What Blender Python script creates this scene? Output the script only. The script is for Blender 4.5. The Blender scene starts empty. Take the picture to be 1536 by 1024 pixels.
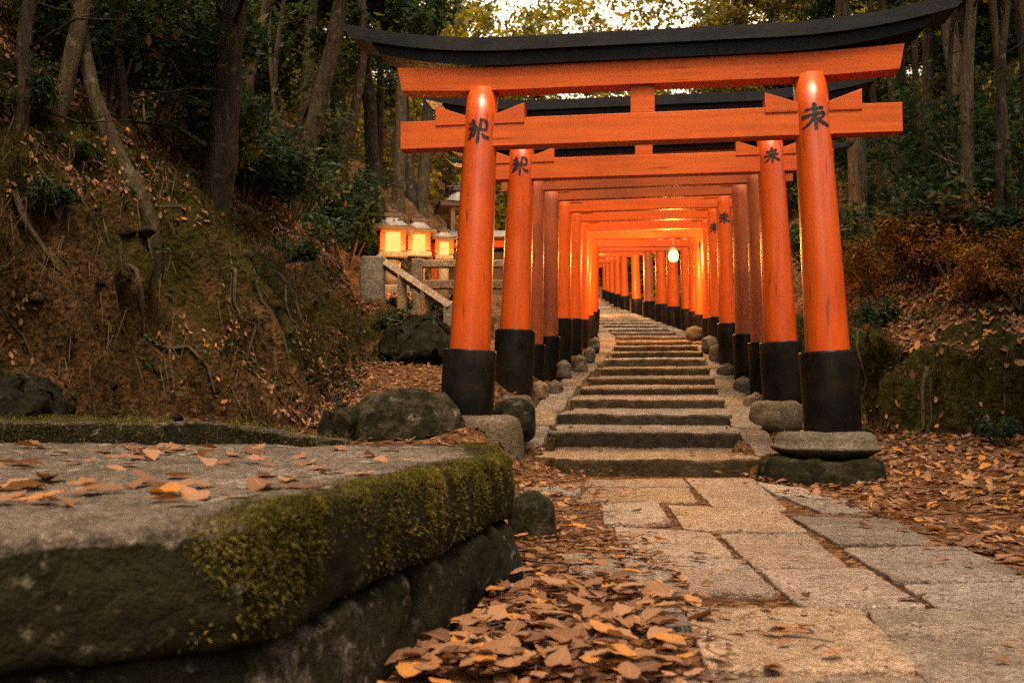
import bpy, math, random
import numpy as np
from mathutils import Vector, Matrix, noise as mnoise
random.seed(7); rng = np.random.default_rng(7)
S = bpy.context.scene
COL = S.collection
R = math.radians
# ------------------------------------------------------------------ camera model
F = 1493.0; CAMZ = 0.66; PITCH = math.atan(88/1493)
CP, SP = math.cos(PITCH), math.sin(PITCH)
def ray(px, py):
    a = (px-768)/F; b = (512-py)/F
    return np.array([a, CP-b*SP, SP+b*CP])
def at(px, py, y):                       # world point seen at a photo pixel, at distance y
    d = ray(px, py); t = y/d[1]
    return np.array([d[0]*t, y, CAMZ+d[2]*t])
def onz(px, py, z=0.0):
    d = ray(px, py); t = (z-CAMZ)/d[2]
    return np.array([d[0]*t, d[1]*t, z])
def zat(py, y): return at(768, py, y)[2]
# ------------------------------------------------------------------ numpy noise
def _hash(ix, iy, seed):
    h = (ix.astype(np.int64)*374761393 + iy.astype(np.int64)*668265263 + seed*974711) & 0xffffffff
    h = ((h ^ (h >> 13))*1274126177) & 0xffffffff
    return ((h ^ (h >> 16)) & 0xffff)/65535.0
def vnoise(x, y, seed=0):
    x = np.asarray(x, float); y = np.asarray(y, float)
    ix = np.floor(x); iy = np.floor(y); fx = x-ix; fy = y-iy
    fx = fx*fx*(3-2*fx); fy = fy*fy*(3-2*fy)
    a = _hash(ix, iy, seed); b = _hash(ix+1, iy, seed); c = _hash(ix, iy+1, seed); d = _hash(ix+1, iy+1, seed)
    return (a*(1-fx)+b*fx)*(1-fy)+(c*(1-fx)+d*fx)*fy
def fbm(x, y, seed=0, octv=4):
    s = 0; a = .5; t = 0
    for k in range(octv):
        s = s + a*(vnoise(np.asarray(x)*2**k, np.asarray(y)*2**k, seed+k)-.5)*2; t += a; a *= .5
    return s/t
def sstep(a, b, x):
    t = np.clip((np.asarray(x, float)-a)/(b-a), 0, 1); return t*t*(3-2*t)
# ------------------------------------------------------------------ path and stairs
ND = [9.0, 9.95, 10.6, 11.25, 11.95, 12.7, 13.5, 14.4, 15.5, 16.7, 18.0, 19.4, 20.8, 22.2, 23.6, 25.0]
NY = [686, 646, 619, 597, 581, 566, 551, 537, 527, 518, 510, 503, 497, 491.5, 486.5, 482]
NZ = [zat(py, d) for py, d in zip(NY, ND)]
while ND[-1] < 62:
    ND.append(ND[-1]+1.3); NZ.append(NZ[-1]+.158)
CXK = ([-10, 0, 5, 9, 10, 12.2, 14, 16, 18, 20, 22.5, 25, 27.5, 31, 36, 45, 58, 90], [.9, 1.0, 1.15, 1.16, 1.3, 1.66, 2.0, 2.33, 2.57, 2.72, 2.78, 2.76, 2.78, 2.87, 3.06, 3.55, 4.4, 6.6])
def cx(y):
    o = 0
    for k in (-1.2, -.6, 0, .6, 1.2): o = o+np.interp(np.asarray(y)+k, *CXK)
    return o/5
def yaw_at(y): return -math.atan((cx(y+.6)-cx(y-.6))/1.2)      # rotation about z
def wid(y): return np.interp(y, [9, 10, 12.3, 15, 20, 60], [1.96, 1.84, 1.58, 1.38, 1.3, 1.3])
def zside(y):
    return np.interp(y, [8.3, 9.0]+ND[1:], [0.0, .1]+[(NZ[i]+NZ[i-1])/2 for i in range(1, len(NZ))])
def zunder(y):
    return np.interp(y, [8.6]+ND, [-.08]+[-.1]+[NZ[i-1]-.08 for i in range(1, len(NZ))])
def foot_l(y): return np.interp(y, [-8, 0, 5, 6.4, 7.2, 7.9, 8.6, 9.4, 10.5, 12, 15, 19, 25, 40, 80], [-4.6, -4.5, -4.3, -3.9, -3.2, -2.4, -1.9, -1.75, -1.8, -1.7, -.9, -.5, .2, 1.2, 4])
def foot_r(y): return np.interp(y, [-8, 0, 5, 6, 7.3, 8.0, 8.6, 9.3, 9.7, 10.1, 12, 15, 20, 30, 60], [5.6, 5.2, 4.5, 4.35, 4.4, 4.9, 5.2, 4.9, 4.1, 3.55, 3.75, 4.1, 4.8, 5.4, 8])
def height(x, y):
    x = np.asarray(x, float); y = np.asarray(y, float)
    s = x-cx(y); a = np.abs(s); w = wid(y)/2
    side = np.where(y < 8.6, 0, zside(y))
    k = sstep(w-.05, w+.12, a)*sstep(8.4, 9.0, y)
    h = np.where(y < 8.6, -.0, zunder(y)*(1-k)+side*k)
    pave = (x > .5)*(x < 2.0)*(y < 8.8)
    h = h+.004*pave
    # shoulder towards the banks
    fl = foot_l(y)+.35*fbm(y*1.1, y*0+3, 11, 3); fr = foot_r(y)+.3*fbm(y*.9, y*0+9, 12, 3)
    sh = sstep(6.2, 8.2, y)
    h = h+sh*.36*sstep(.12, -.5, x-(cx(np.minimum(y, 12))-1.2))*(1-sstep(11, 15, y))
    h = h+.2*sstep(2.3, 4.6, x)*sstep(12, 8, y)
    h = h+.2*np.exp(-((x+.12)**2+((y-8.2)*.8)**2)/.42**2)
    ul = np.maximum(0, fl-x); ur = np.maximum(0, x-fr)
    Rl = np.interp(y, [0, 7, 8.2, 9.5, 11, 13, 15, 18, 30], [1.5, 1.55, 1.45, 1.15, .95, .8, .95, .85, .6])
    gul = fbm(x*.55+7, y*.55, 21, 4)
    steep = sstep(0, .95, ul+.18*fbm(x*2.2, y*2.2, 5, 3)*(ul > 0))
    flat = np.interp(y, [8, 10, 13, 15, 25], [.75, .55, .6, 1.6, 2.0])
    q_ = np.maximum(0, ul-flat); sl = .98*np.minimum(q_, 5)+.55*np.clip(q_-5, 0, 14)
    h = h+Rl*steep+sl+steep*(.28*gul)
    Rr = np.interp(y, [0, 6, 9.3, 10, 12, 15, 60], [.5, .5, .7, .75, .7, .6, .5])
    st2 = sstep(0, .4, ur)
    h = h+.4*np.clip(y-61, 0, 30)
    h = h+Rr*st2+.62*np.clip(ur-.4, 0, 7)+.3*np.maximum(0, ur-7.3)+st2*.12*fbm(x*.8, y*.8, 31, 4)
    am = .025+.05*np.minimum(1, ul+ur)
    pv = 1-.9*((x > .3)*(x < 2.2)*(y < 9))
    h = h+am*fbm(x*2.6, y*2.6, 41, 4)*pv
    h = h+.05*fbm(x*7, y*7, 44, 3)*np.minimum(1, (ul+ur)*2)
    return h
def hz(x, y): return float(height(np.array([x]), np.array([y]))[0])
def hit(px, py, y0=4.0, y1=90):          # where the pixel's ray meets the terrain
    ys = np.arange(y0, y1, .05); d = ray(px, py); t = ys/d[1]
    xs = d[0]*t; zs = CAMZ+d[2]*t; hh = height(xs, ys)
    k = np.nonzero(hh > zs)[0]
    i = k[0] if len(k) else len(ys)-1
    return np.array([xs[i], ys[i], hh[i]])
# ------------------------------------------------------------------ object helpers
def tag(o, label=None, cat=None, group=None, kind=None):
    if label: o['label'] = label
    if cat: o['category'] = cat
    if group: o['group'] = group
    if kind: o['kind'] = kind
    return o
def link(name, me, m=None, parent=None, smooth=True):
    o = bpy.data.objects.new(name, me); COL.objects.link(o)
    if m is not None and len(me.materials) == 0: me.materials.append(m)
    if parent is not None: o.parent = parent
    if smooth:
        me.polygons.foreach_set('use_smooth', np.ones(len(me.polygons), bool))
    return o
def empty(name, loc=(0, 0, 0), rz=0):
    o = bpy.data.objects.new(name, None); COL.objects.link(o); o.location = loc; o.rotation_euler = (0, 0, rz); o.empty_display_size = .2
    return o
class MB:
    def __init__(s): s.v = []; s.f = []; s.at = {}
    def add(s, vs, fs):
        b = len(s.v); s.v.extend([tuple(map(float, p)) for p in vs]); s.f.extend([tuple(i+b for i in f) for f in fs])
    def mesh(s, name):
        me = bpy.data.meshes.new(name); me.from_pydata(s.v, [], s.f); me.update(); return me
    def build(s, name, m, parent=None, smooth=True): return link(name, s.mesh(name), m, parent, smooth)
    def tube(s, pts, rad, n=10, cap=True, wob=0):
        pts = [Vector(p) for p in pts]; rings = []
        up = Vector((0, 0, 1))
        ref = None
        for i, p in enumerate(pts):
            t = (pts[min(i+1, len(pts)-1)]-pts[max(i-1, 0)]).normalized()
            if ref is None:
                ref = t.cross(Vector((.3, 1, .1))).normalized()
            ref = (ref-t*ref.dot(t)).normalized(); bi = t.cross(ref)
            r = rad[i] if hasattr(rad, '__len__') else rad
            ring = []
            for k in range(n):
                a = 2*math.pi*k/n
                rr = r*(1+(wob*mnoise.noise(Vector((math.cos(a)*1.3, math.sin(a)*1.3, i*.35+p.x))) if wob else 0))
                ring.append(p+ref*math.cos(a)*rr+bi*math.sin(a)*rr)
            rings.append(ring)
        vs = [q for ring in rings for q in ring]; fs = []
        for i in range(len(rings)-1):
            for k in range(n):
                a = i*n+k; b = i*n+(k+1) % n
                fs.append((a, b, b+n, a+n))
        if cap:
            fs.append(tuple(reversed(range(n)))); fs.append(tuple((len(rings)-1)*n+k for k in range(n)))
        s.add(vs, fs)
    def box(s, c, d, rot=None, bev=.0):
        hx, hy, hz_ = [q/2 for q in d]
        b = min(bev, hx*.9, hy*.9, hz_*.9)
        if b <= 0:
            vs = [(sx*hx, sy*hy, sz*hz_) for sz in (-1, 1) for sy in (-1, 1) for sx in (-1, 1)]
            fs = [(0, 2, 3, 1), (4, 5, 7, 6), (0, 1, 5, 4), (2, 6, 7, 3), (0, 4, 6, 2), (1, 3, 7, 5)]
        else:
            vs = []; idx = {}
            for sx in (-1, 1):
                for sy in (-1, 1):
                    for sz in (-1, 1):
                        for ax in range(3):
                            p = [sx*(hx-b), sy*(hy-b), sz*(hz_-b)]
                            p[ax] = (sx*hx, sy*hy, sz*hz_)[ax]
                            idx[(sx, sy, sz, ax)] = len(vs); vs.append(tuple(p))
            fs = []
            for ax in range(3):
                o1, o2 = [q for q in range(3) if q != ax]
                for sg in (-1, 1):
                    loop = []
                    for (u, v) in ((-1, -1), (1, -1), (1, 1), (-1, 1)):
                        k = [0, 0, 0]; k[ax] = sg; k[o1] = u; k[o2] = v; loop.append(idx[(*k, ax)])
                    fs.append(tuple(loop))
                    # edges
                for u in (-1, 1):
                    for v in (-1, 1):
                        k1 = [0, 0, 0]; k1[ax] = -1; k1[o1] = u; k1[o2] = v; k2 = list(k1); k2[ax] = 1
                        fs.append((idx[(*k1, o1)], idx[(*k2, o1)], idx[(*k2, o2)], idx[(*k1, o2)]))
            for sx in (-1, 1):
                for sy in (-1, 1):
                    for sz in (-1, 1): fs.append(tuple(idx[(sx, sy, sz, ax)] for ax in range(3)))
        M = rot if rot is not None else Matrix.Identity(3)
        c = Vector(c)
        s.add([c+M @ Vector(v) for v in vs], fs)
def fix_normals(me):
    import bmesh
    bm = bmesh.new(); bm.from_mesh(me); bmesh.ops.recalc_face_normals(bm, faces=bm.faces); bm.to_mesh(me); bm.free()
def np_mesh(name, V, Fq, attr=None):      # V (n,3), Fq (m,k) arrays -> mesh; attr per face
    me = bpy.data.meshes.new(name); n = len(V); m, k = Fq.shape
    me.vertices.add(n); me.vertices.foreach_set('co', np.asarray(V, np.float32).ravel())
    me.loops.add(m*k); me.loops.foreach_set('vertex_index', np.asarray(Fq, np.int32).ravel())
    me.polygons.add(m); me.polygons.foreach_set('loop_start', np.arange(0, m*k, k, dtype=np.int32))
    me.polygons.foreach_set('loop_total', np.full(m, k, np.int32))
    if attr:
        for nm, vals in attr.items():
            a = me.attributes.new(nm, 'FLOAT', 'FACE'); a.data.foreach_set('value', np.asarray(vals, np.float32))
    me.update(); me.validate(); return me
# ------------------------------------------------------------------ materials
class NT:
    def __init__(s, name):
        s.m = bpy.data.materials.new(name); s.m.use_nodes = True; s.t = s.m.node_tree; s.t.nodes.clear()
        s.out = s.t.nodes.new('ShaderNodeOutputMaterial')
    def n(s, typ, **kw):
        nd = s.t.nodes.new(typ)
        for k, v in kw.items():
            if k in nd.inputs: s.set(nd.inputs[k], v)
            else: setattr(nd, k, v)
        return nd
    def set(s, inp, v):
        if isinstance(v, bpy.types.NodeSocket): s.t.links.new(v, inp)
        elif isinstance(v, bpy.types.Node): s.t.links.new(v.outputs[0], inp)
        else:
            if inp.type == 'RGBA' and len(v) == 3: v = (*v, 1)
            inp.default_value = v
    def co(s): 
        return s.n('ShaderNodeTexCoord').outputs['Object']
    def noise(s, scale, detail=5, rough=.6, vec=None, dist=0):
        nd = s.n('ShaderNodeTexNoise'); nd.inputs['Scale'].default_value = scale; nd.inputs['Detail'].default_value = detail
        nd.inputs['Roughness'].default_value = rough; nd.inputs['Distortion'].default_value = dist
        s.set(nd.inputs['Vector'], vec if vec is not None else s.co()); return nd.outputs[0]
    def ramp(s, fac, stops):
        nd = s.n('ShaderNodeValToRGB'); cr = nd.color_ramp
        while len(cr.elements) < len(stops): cr.elements.new(.5)
        for e, (p, c) in zip(cr.elements, stops):
            e.position = p; e.color = (*c, 1) if hasattr(c, '__len__') else (c, c, c, 1)
        s.set(nd.inputs[0], fac); return nd.outputs[0]
    def mix(s, fac, a, b):
        nd = s.n('ShaderNodeMix', data_type='RGBA'); s.set(nd.inputs[0], fac); s.set(nd.inputs[6], a); s.set(nd.inputs[7], b); return nd.outputs[2]
    def math(s, op, a, b=0.0, clamp=False):
        nd = s.n('ShaderNodeMath', operation=op, use_clamp=clamp); s.set(nd.inputs[0], a); s.set(nd.inputs[1], b); return nd.outputs[0]
    def attr(s, name):
        return s.n('ShaderNodeAttribute', attribute_name=name).outputs['Fac']
    def bump(s, h, strength=.5, dist=.02, normal=None):
        nd = s.n('ShaderNodeBump'); nd.inputs['Strength'].default_value = strength; nd.inputs['Distance'].default_value = dist
        s.set(nd.inputs['Height'], h)
        if normal is not None: s.set(nd.inputs['Normal'], normal)
        return nd.outputs[0]
    def scaled(s, v):
        nd = s.n('ShaderNodeMapping'); s.set(nd.inputs['Vector'], s.co()); nd.inputs['Scale'].default_value = v; return nd.outputs[0]
    def bsdf(s, **kw):
        nd = s.n('ShaderNodeBsdfPrincipled')
        for k, v in kw.items(): s.set(nd.inputs[k.replace('_', ' ')], v)
        s.t.links.new(nd.outputs[0], s.out.inputs[0]); return nd
    def rnd(s): return s.n('ShaderNodeObjectInfo').outputs['Random']
def paint_mat(name, base, dark, rough=.32, wear=.5, coat=.25, spec=.4, grain=(14, 14, 1.1)):
    t = NT(name)
    st = t.noise(1, 6, .68, t.scaled(grain)); ck = t.noise(1, 2, .5, t.scaled(tuple(q*2.2 for q in grain)))
    bl = t.noise(2.3, 4, .6)
    c = t.mix(t.ramp(st, [(.35, 0), (.72, 1)]), base, tuple(.66*b for b in base))
    c = t.mix(t.math('MULTIPLY', t.ramp(bl, [(.45, 0), (.75, 1)]), wear), c, dark)
    c = t.mix(t.math('MULTIPLY', t.ramp(ck, [(.27, 1), (.34, 0)]), .7), c, tuple(.4*q for q in dark))
    sp = t.noise(130, 3, .6)
    c = t.mix(t.math('MULTIPLY', t.ramp(sp, [(.56, 0), (.66, 1)]), .45), c, dark)
    c = t.mix(t.math('MULTIPLY', t.ramp(t.noise(240, 2, .6), [(.55, 0), (.7, 1)]), .3), c, tuple(min(1, 1.35*b+.02) for b in base))
    r = t.ramp(t.noise(20, 4, .6), [(.3, rough*.75), (.75, rough*1.35)])
    h = t.math('ADD', t.math('MULTIPLY', st, .5), t.math('MULTIPLY', t.noise(90, 3), .35))
    t.bsdf(Base_Color=c, Roughness=r, Coat_Weight=coat, Coat_Roughness=.2, Coat_IOR=1.6, Specular_IOR_Level=spec, Normal=t.bump(h, .4, .012))
    return t.m
def stone_mat(name, c1, c2, riser=0.0, moss=(.055, .062, .014), moss_amt=0.0, rough=.8, lichen=.25, bump=.6, use_attr=False, scale=1.0):
    t = NT(name)
    big = t.noise(2.2*scale, 6, .65); fine = t.noise(38*scale, 5, .7); mid = t.noise(9*scale, 6, .65)
    c = t.mix(t.ramp(big, [(.32, 0), (.68, 1)]), c1, c2)
    c = t.mix(t.math('MULTIPLY', t.ramp(fine, [(.38, 1), (.56, 0)]), .75), c, tuple(.38*q for q in c1))
    c = t.mix(t.math('MULTIPLY', t.ramp(mid, [(.36, 1), (.52, 0)]), .6), c, tuple(.45*q for q in c1))
    c = t.mix(t.math('MULTIPLY', t.ramp(t.noise(64*scale, 4, .7), [(.42, 1), (.5, 0)]), .4), c, tuple(.5*q for q in c1))
    c = t.mix(t.math('MULTIPLY', t.ramp(t.noise(120*scale, 2, .6), [(.58, 0), (.68, 1)]), .5), c, tuple(min(1, 1.6*q) for q in c2))
    if lichen:
        vo = t.noise(5.5*scale, 4, .55, dist=.6)
        c = t.mix(t.math('MULTIPLY', t.ramp(vo, [(.60, 0), (.66, 1)]), lichen), c, (.36, .35, .27))
    if use_attr or moss_amt:
        g = t.n('ShaderNodeNewGeometry'); sx = t.n('ShaderNodeSeparateXYZ'); t.set(sx.inputs[0], g.outputs['Normal'])
        mk = t.ramp(t.math('ADD', t.math('MULTIPLY', t.noise(6*scale, 6, .7), .8), t.math('MULTIPLY', mid, .5)), [(.52, 0), (.72, 1)])
        if use_attr:
            fac = t.math('MULTIPLY', t.ramp(t.math('ADD', t.attr('moss'), t.math('MULTIPLY', t.math('SUBTRACT', t.noise(11, 6, .72), .5), 1.6)), [(.32, 0), (.62, 1)]), .97)
        else: fac = t.math('MULTIPLY', mk, moss_amt, True)
        mc = t.mix(t.ramp(t.noise(16, 5, .7), [(.35, 0), (.75, 1)]), tuple(.05*q for q in moss), (moss[0]*.33, moss[1]*.3, moss[2]*.27))
        c = t.mix(fac, c, mc)
        if use_attr:
            c = t.mix(t.math('MULTIPLY', t.ramp(t.noise(13, 6, .7, dist=.3), [(.60, 0), (.68, 1)]), .45), c, (.24, .215, .15))
    if riser:  # vertical faces darkened by normal: moss stain plus shade painted into the colour
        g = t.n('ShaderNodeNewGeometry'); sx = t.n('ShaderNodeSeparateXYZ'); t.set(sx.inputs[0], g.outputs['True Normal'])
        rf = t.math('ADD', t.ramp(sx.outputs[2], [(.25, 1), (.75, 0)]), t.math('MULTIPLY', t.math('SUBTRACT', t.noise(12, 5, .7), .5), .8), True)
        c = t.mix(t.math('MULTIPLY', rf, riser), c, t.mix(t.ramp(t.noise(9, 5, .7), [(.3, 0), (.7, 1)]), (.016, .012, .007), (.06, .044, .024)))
    hv = t.n('ShaderNodeHueSaturation'); t.set(hv.inputs['Color'], c); rn = t.rnd()
    t.set(hv.inputs['Value'], t.math('ADD', .78, t.math('MULTIPLY', rn, .4))); t.set(hv.inputs['Saturation'], t.math('ADD', .7, t.math('MULTIPLY', t.math('FRACT', t.math('MULTIPLY', rn, 7.3)), .45)))
    c = hv.outputs[0]
    h = t.math('ADD', t.math('MULTIPLY', mid, .7), t.math('ADD', t.math('MULTIPLY', fine, .4), t.math('MULTIPLY', t.noise(150*scale, 3), .16)))
    t.bsdf(Base_Color=c, Roughness=rough, Specular_IOR_Level=.12, Normal=t.bump(h, min(1, bump*1.3), .05))
    return t.m
def leaf_mat(name, stops, transl=.35, rough=.5, attr='tone', objrand=0.0, spec=.35, veins=False):
    t = NT(name)
    f = t.attr(attr)
    if objrand: f = t.math('ADD', t.math('MULTIPLY', f, 1-objrand), t.math('MULTIPLY', t.rnd(), objrand))
    c = t.ramp(f, stops)
    c = t.mix(t.math('MULTIPLY', t.noise(40, 3, .6), .35), c, tuple(.5*q for q in stops[0][1]))
    if veins:
        la = t.attr('lat'); lo = t.attr('lon')
        ph = t.math('FRACT', t.math('MULTIPLY', t.math('SUBTRACT', lo, t.math('MULTIPLY', la, .16)), 7.0))
        v1 = t.ramp(la, [(.0, 1), (.09, 0)]); v2 = t.math('MULTIPLY', t.ramp(ph, [(.0, 1), (.14, 0)]), .6)
        c = t.mix(t.math('MULTIPLY', t.ramp(t.noise(55, 4, .7), [(.5, 0), (.62, 1)]), .6), c, (.05, .022, .012))
        c = t.mix(t.math('MULTIPLY', t.math('MAXIMUM', v1, v2), .45), c, (.42, .24, .12))
    p = t.n('ShaderNodeBsdfPrincipled'); t.set(p.inputs['Base Color'], c); p.inputs['Roughness'].default_value = rough
    p.inputs['Specular IOR Level'].default_value = spec
    tr = t.n('ShaderNodeBsdfTranslucent'); hs = t.n('ShaderNodeHueSaturation'); hs.inputs['Value'].default_value = 1.5; hs.inputs['Saturation'].default_value = 1.15
    t.set(hs.inputs['Color'], c); t.set(tr.inputs[0], hs.outputs[0])
    mx = t.n('ShaderNodeMixShader'); mx.inputs[0].default_value = transl
    t.t.links.new(p.outputs[0], mx.inputs[1]); t.t.links.new(tr.outputs[0], mx.inputs[2]); t.t.links.new(mx.outputs[0], t.out.inputs[0])
    return t.m
def bark_mat(name, c1, c2, moss=0.2):
    t = NT(name)
    st = t.noise(1, 7, .7, t.scaled((16, 16, 2.6)), .5)
    c = t.mix(t.ramp(st, [(.35, 0), (.68, 1)]), c1, c2)
    c = t.mix(t.math('MULTIPLY', t.ramp(t.noise(3.1, 4, .6), [(.5, 0), (.66, 1)]), moss), c, (.06, .07, .025))
    c = t.mix(t.math('MULTIPLY', t.ramp(t.noise(7, 3, .6), [(.6, 0), (.68, 1)]), .3), c, (.25, .24, .19))
    t.bsdf(Base_Color=c, Roughness=.92, Specular_IOR_Level=.08, Normal=t.bump(st, 1.0, .05))
    return t.m
def plain(name, c, rough=.6, metal=0, var=.25):
    t = NT(name)
    cc = t.mix(t.ramp(t.noise(9, 5, .6), [(.3, 0), (.7, 1)]), c, tuple(q*(1-var*1.6) for q in c))
    t.bsdf(Base_Color=cc, Roughness=rough, Metallic=metal, Normal=t.bump(t.noise(45, 4), .3, .01)); return t.m
def glow(name, c, s):
    t = NT(name); g = t.noise(6, 3)
    e = t.n('ShaderNodeEmission'); t.set(e.inputs[0], t.mix(t.ramp(g, [(.3, 0), (.7, 1)]), c, (c[0], c[1]*.86, c[2]*.7))); e.inputs[1].default_value = s
    t.t.links.new(e.outputs[0], t.out.inputs[0]); return t.m
M = {}
M['verm'] = paint_mat('vermilion_paint', (.61, .088, .006), (.27, .032, .005), .42, .5, .7, .2)
M['verm_beam'] = paint_mat('vermilion_beam_paint', (.60, .108, .014), (.28, .042, .008), .6, .4, 0, .2, (.9, 16, 16))
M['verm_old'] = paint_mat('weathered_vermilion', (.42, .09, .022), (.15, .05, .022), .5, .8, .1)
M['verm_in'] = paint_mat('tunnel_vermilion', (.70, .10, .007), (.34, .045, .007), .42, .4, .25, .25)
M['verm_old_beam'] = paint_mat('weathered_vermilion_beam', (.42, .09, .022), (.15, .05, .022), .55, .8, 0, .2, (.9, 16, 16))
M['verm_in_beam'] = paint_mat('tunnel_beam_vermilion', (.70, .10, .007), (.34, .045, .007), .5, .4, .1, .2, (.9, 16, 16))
M['cap'] = paint_mat('roof_cap_painted_sheen', (.020, .023, .029), (.045, .042, .04), .42, .6, 0, .2, (.9, 16, 16))  # paler blue-grey than the roof: sheen painted into the colour
M['black'] = paint_mat('black_lacquer', (.004, .004, .0045), (.035, .027, .019), .42, .55, .10, .08)
M['roof'] = paint_mat('black_roof_paint', (.007, .0085, .011), (.016, .015, .014), .5, .6, 0, .09)
M['ink'] = plain('ink', (.008, .008, .009), .55)
M['flag'] = stone_mat('flagstone', (.235, .168, .116), (.375, .28, .20), lichen=.1, rough=.5, bump=1.0)
M['flag_grey'] = stone_mat('grey_flagstone', (.16, .128, .10), (.29, .238, .188), lichen=.15, rough=.6, bump=1.0)
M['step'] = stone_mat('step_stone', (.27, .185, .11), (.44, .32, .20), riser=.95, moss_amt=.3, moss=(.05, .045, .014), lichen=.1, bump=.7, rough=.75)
M['curb'] = stone_mat('curb_stone', (.20, .142, .088), (.31, .23, .15), moss_amt=.25, lichen=.15)
M['pad'] = stone_mat('foundation_stone', (.12, .097, .068), (.20, .165, .118), moss_amt=.35, lichen=.2)
M['rock'] = stone_mat('mossy_rock', (.045, .037, .025), (.11, .088, .06), moss_amt=1.1, lichen=.35, bump=.9)
M['rock_d'] = stone_mat('dark_mossy_rock', (.025, .022, .014), (.06, .05, .034), moss_amt=1.6, lichen=.15, bump=.9)
M['slab'] = stone_mat('slab_stone', (.075, .063, .05), (.19, .155, .12), use_attr=True, lichen=.45, bump=.9)
M['lanstone'] = stone_mat('lantern_stone', (.22, .19, .15), (.32, .28, .22), moss_amt=.3, lichen=.2)
M['railing'] = stone_mat('railing_stone', (.24, .15, .075), (.34, .22, .12), lichen=.05)
M['bark_d'] = bark_mat('dark_bark', (.018, .014, .011), (.07, .052, .038), .25)
M['bark_m'] = bark_mat('mossy_bark', (.03, .023, .016), (.105, .078, .05), .5)
M['bark_p'] = bark_mat('pale_bark', (.045, .034, .023), (.15, .108, .07), .3)
M['tile'] = plain('roof_tile', (.20, .185, .165), .55, 0, .3)
M['wood_d'] = plain('dark_wood', (.05, .028, .016), .6)
M['lit'] = glow('lit_paper', (1.0, .42, .12), .8)
M['bulb'] = glow('lit_lantern_glass', (1.0, .57, .24), 1.6)
DRY = [(0, (.045, .018, .010)), (.3, (.12, .058, .031)), (.6, (.225, .113, .052)), (.85, (.37, .20, .105)), (1, (.48, .20, .03))]
M['dry'] = leaf_mat('dry_leaf', DRY, .2, .7, spec=.2, veins=True)
M['green'] = leaf_mat('forest_leaf', [(0, (.009, .022, .011)), (.5, (.024, .047, .018)), (.8, (.06, .075, .016)), (1, (.18, .12, .018))], .42, .6, objrand=.25, spec=.2)
M['gold'] = leaf_mat('golden_leaf', [(0, (.04, .046, .012)), (.45, (.12, .105, .02)), (.8, (.30, .20, .03)), (1, (.48, .25, .03))], .5, .5, objrand=.2)
M['autumn'] = leaf_mat('autumn_leaf', [(0, (.05, .035, .010)), (.4, (.16, .085, .015)), (.75, (.34, .16, .022)), (1, (.48, .20, .03))], .4, .6, objrand=.15, spec=.15)
M['bush'] = leaf_mat('bush_leaf', [(0, (.010, .024, .015)), (.5, (.028, .048, .022)), (.85, (.065, .085, .036)), (1, (.2, .12, .025))], .3, .62, objrand=.2, spec=.15)
M['moss'] = leaf_mat('moss_blade', [(0, (.022, .020, .006)), (.45, (.085, .078, .014)), (.8, (.20, .165, .03)), (1, (.27, .20, .06))], .35, .7, spec=.1)
M['bankmoss'] = leaf_mat('bank_moss', [(0, (.035, .018, .008)), (.35, (.026, .022, .007)), (.7, (.07, .06, .013)), (1, (.16, .115, .035))], .25, .8, spec=.1)
M['twig'] = plain('twig', (.10, .065, .04), .85)
def terrain_mat():
    t = NT('forest_floor')
    leafy = t.attr('leafy'); moss = t.attr('mossy')
    vo = t.n('ShaderNodeTexVoronoi'); vo.inputs['Scale'].default_value = 26; t.set(vo.inputs['Vector'], t.co())
    sep = t.n('ShaderNodeSeparateColor'); t.set(sep.inputs[0], vo.outputs['Color'])
    lc = t.ramp(sep.outputs[0], [(0, (.035, .017, .009)), (.5, (.10, .048, .021)), (.85, (.19, .095, .04)), (1, (.26, .14, .06))])
    soil = t.mix(t.ramp(t.noise(3, 7, .7), [(.3, 0), (.7, 1)]), (.03, .018, .009), (.16, .085, .037))
    soil = t.mix(t.ramp(t.noise(22, 5, .7), [(.35, 1), (.6, 0)]), soil, (.018, .011, .006))
    mk = t.ramp(t.math('ADD', t.math('MULTIPLY', moss, .75), t.math('MULTIPLY', t.math('SUBTRACT', t.noise(2.6, 7, .72), .5), 1.7)), [(.28, 0), (.6, 1)])
    mc = t.mix(t.ramp(t.noise(13, 5, .7), [(.3, 0), (.7, 1)]), (.008, .009, .003), (.055, .048, .012))
    c = t.mix(mk, soil, mc)
    lk = t.ramp(t.math('ADD', leafy, t.math('MULTIPLY', t.math('SUBTRACT', t.noise(4, 6, .7), .5), 1.2)), [(.35, 0), (.6, 1)])
    c = t.mix(lk, c, lc)
    h = t.math('ADD', t.math('MULTIPLY', t.noise(6, 7, .7), 1.0), t.math('ADD', t.math('MULTIPLY', t.noise(30, 5, .7), .45), t.math('MULTIPLY', vo.outputs['Distance'], .35)))
    t.bsdf(Base_Color=c, Roughness=.95, Specular_IOR_Level=.04, Normal=t.bump(h, 1.0, .07))
    return t.m
M['ground'] = terrain_mat()
M['clod'] = stone_mat('clod', (.05, .03, .016), (.14, .08, .036), moss_amt=1.2, moss=(.05, .045, .012), lichen=.0)
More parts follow.
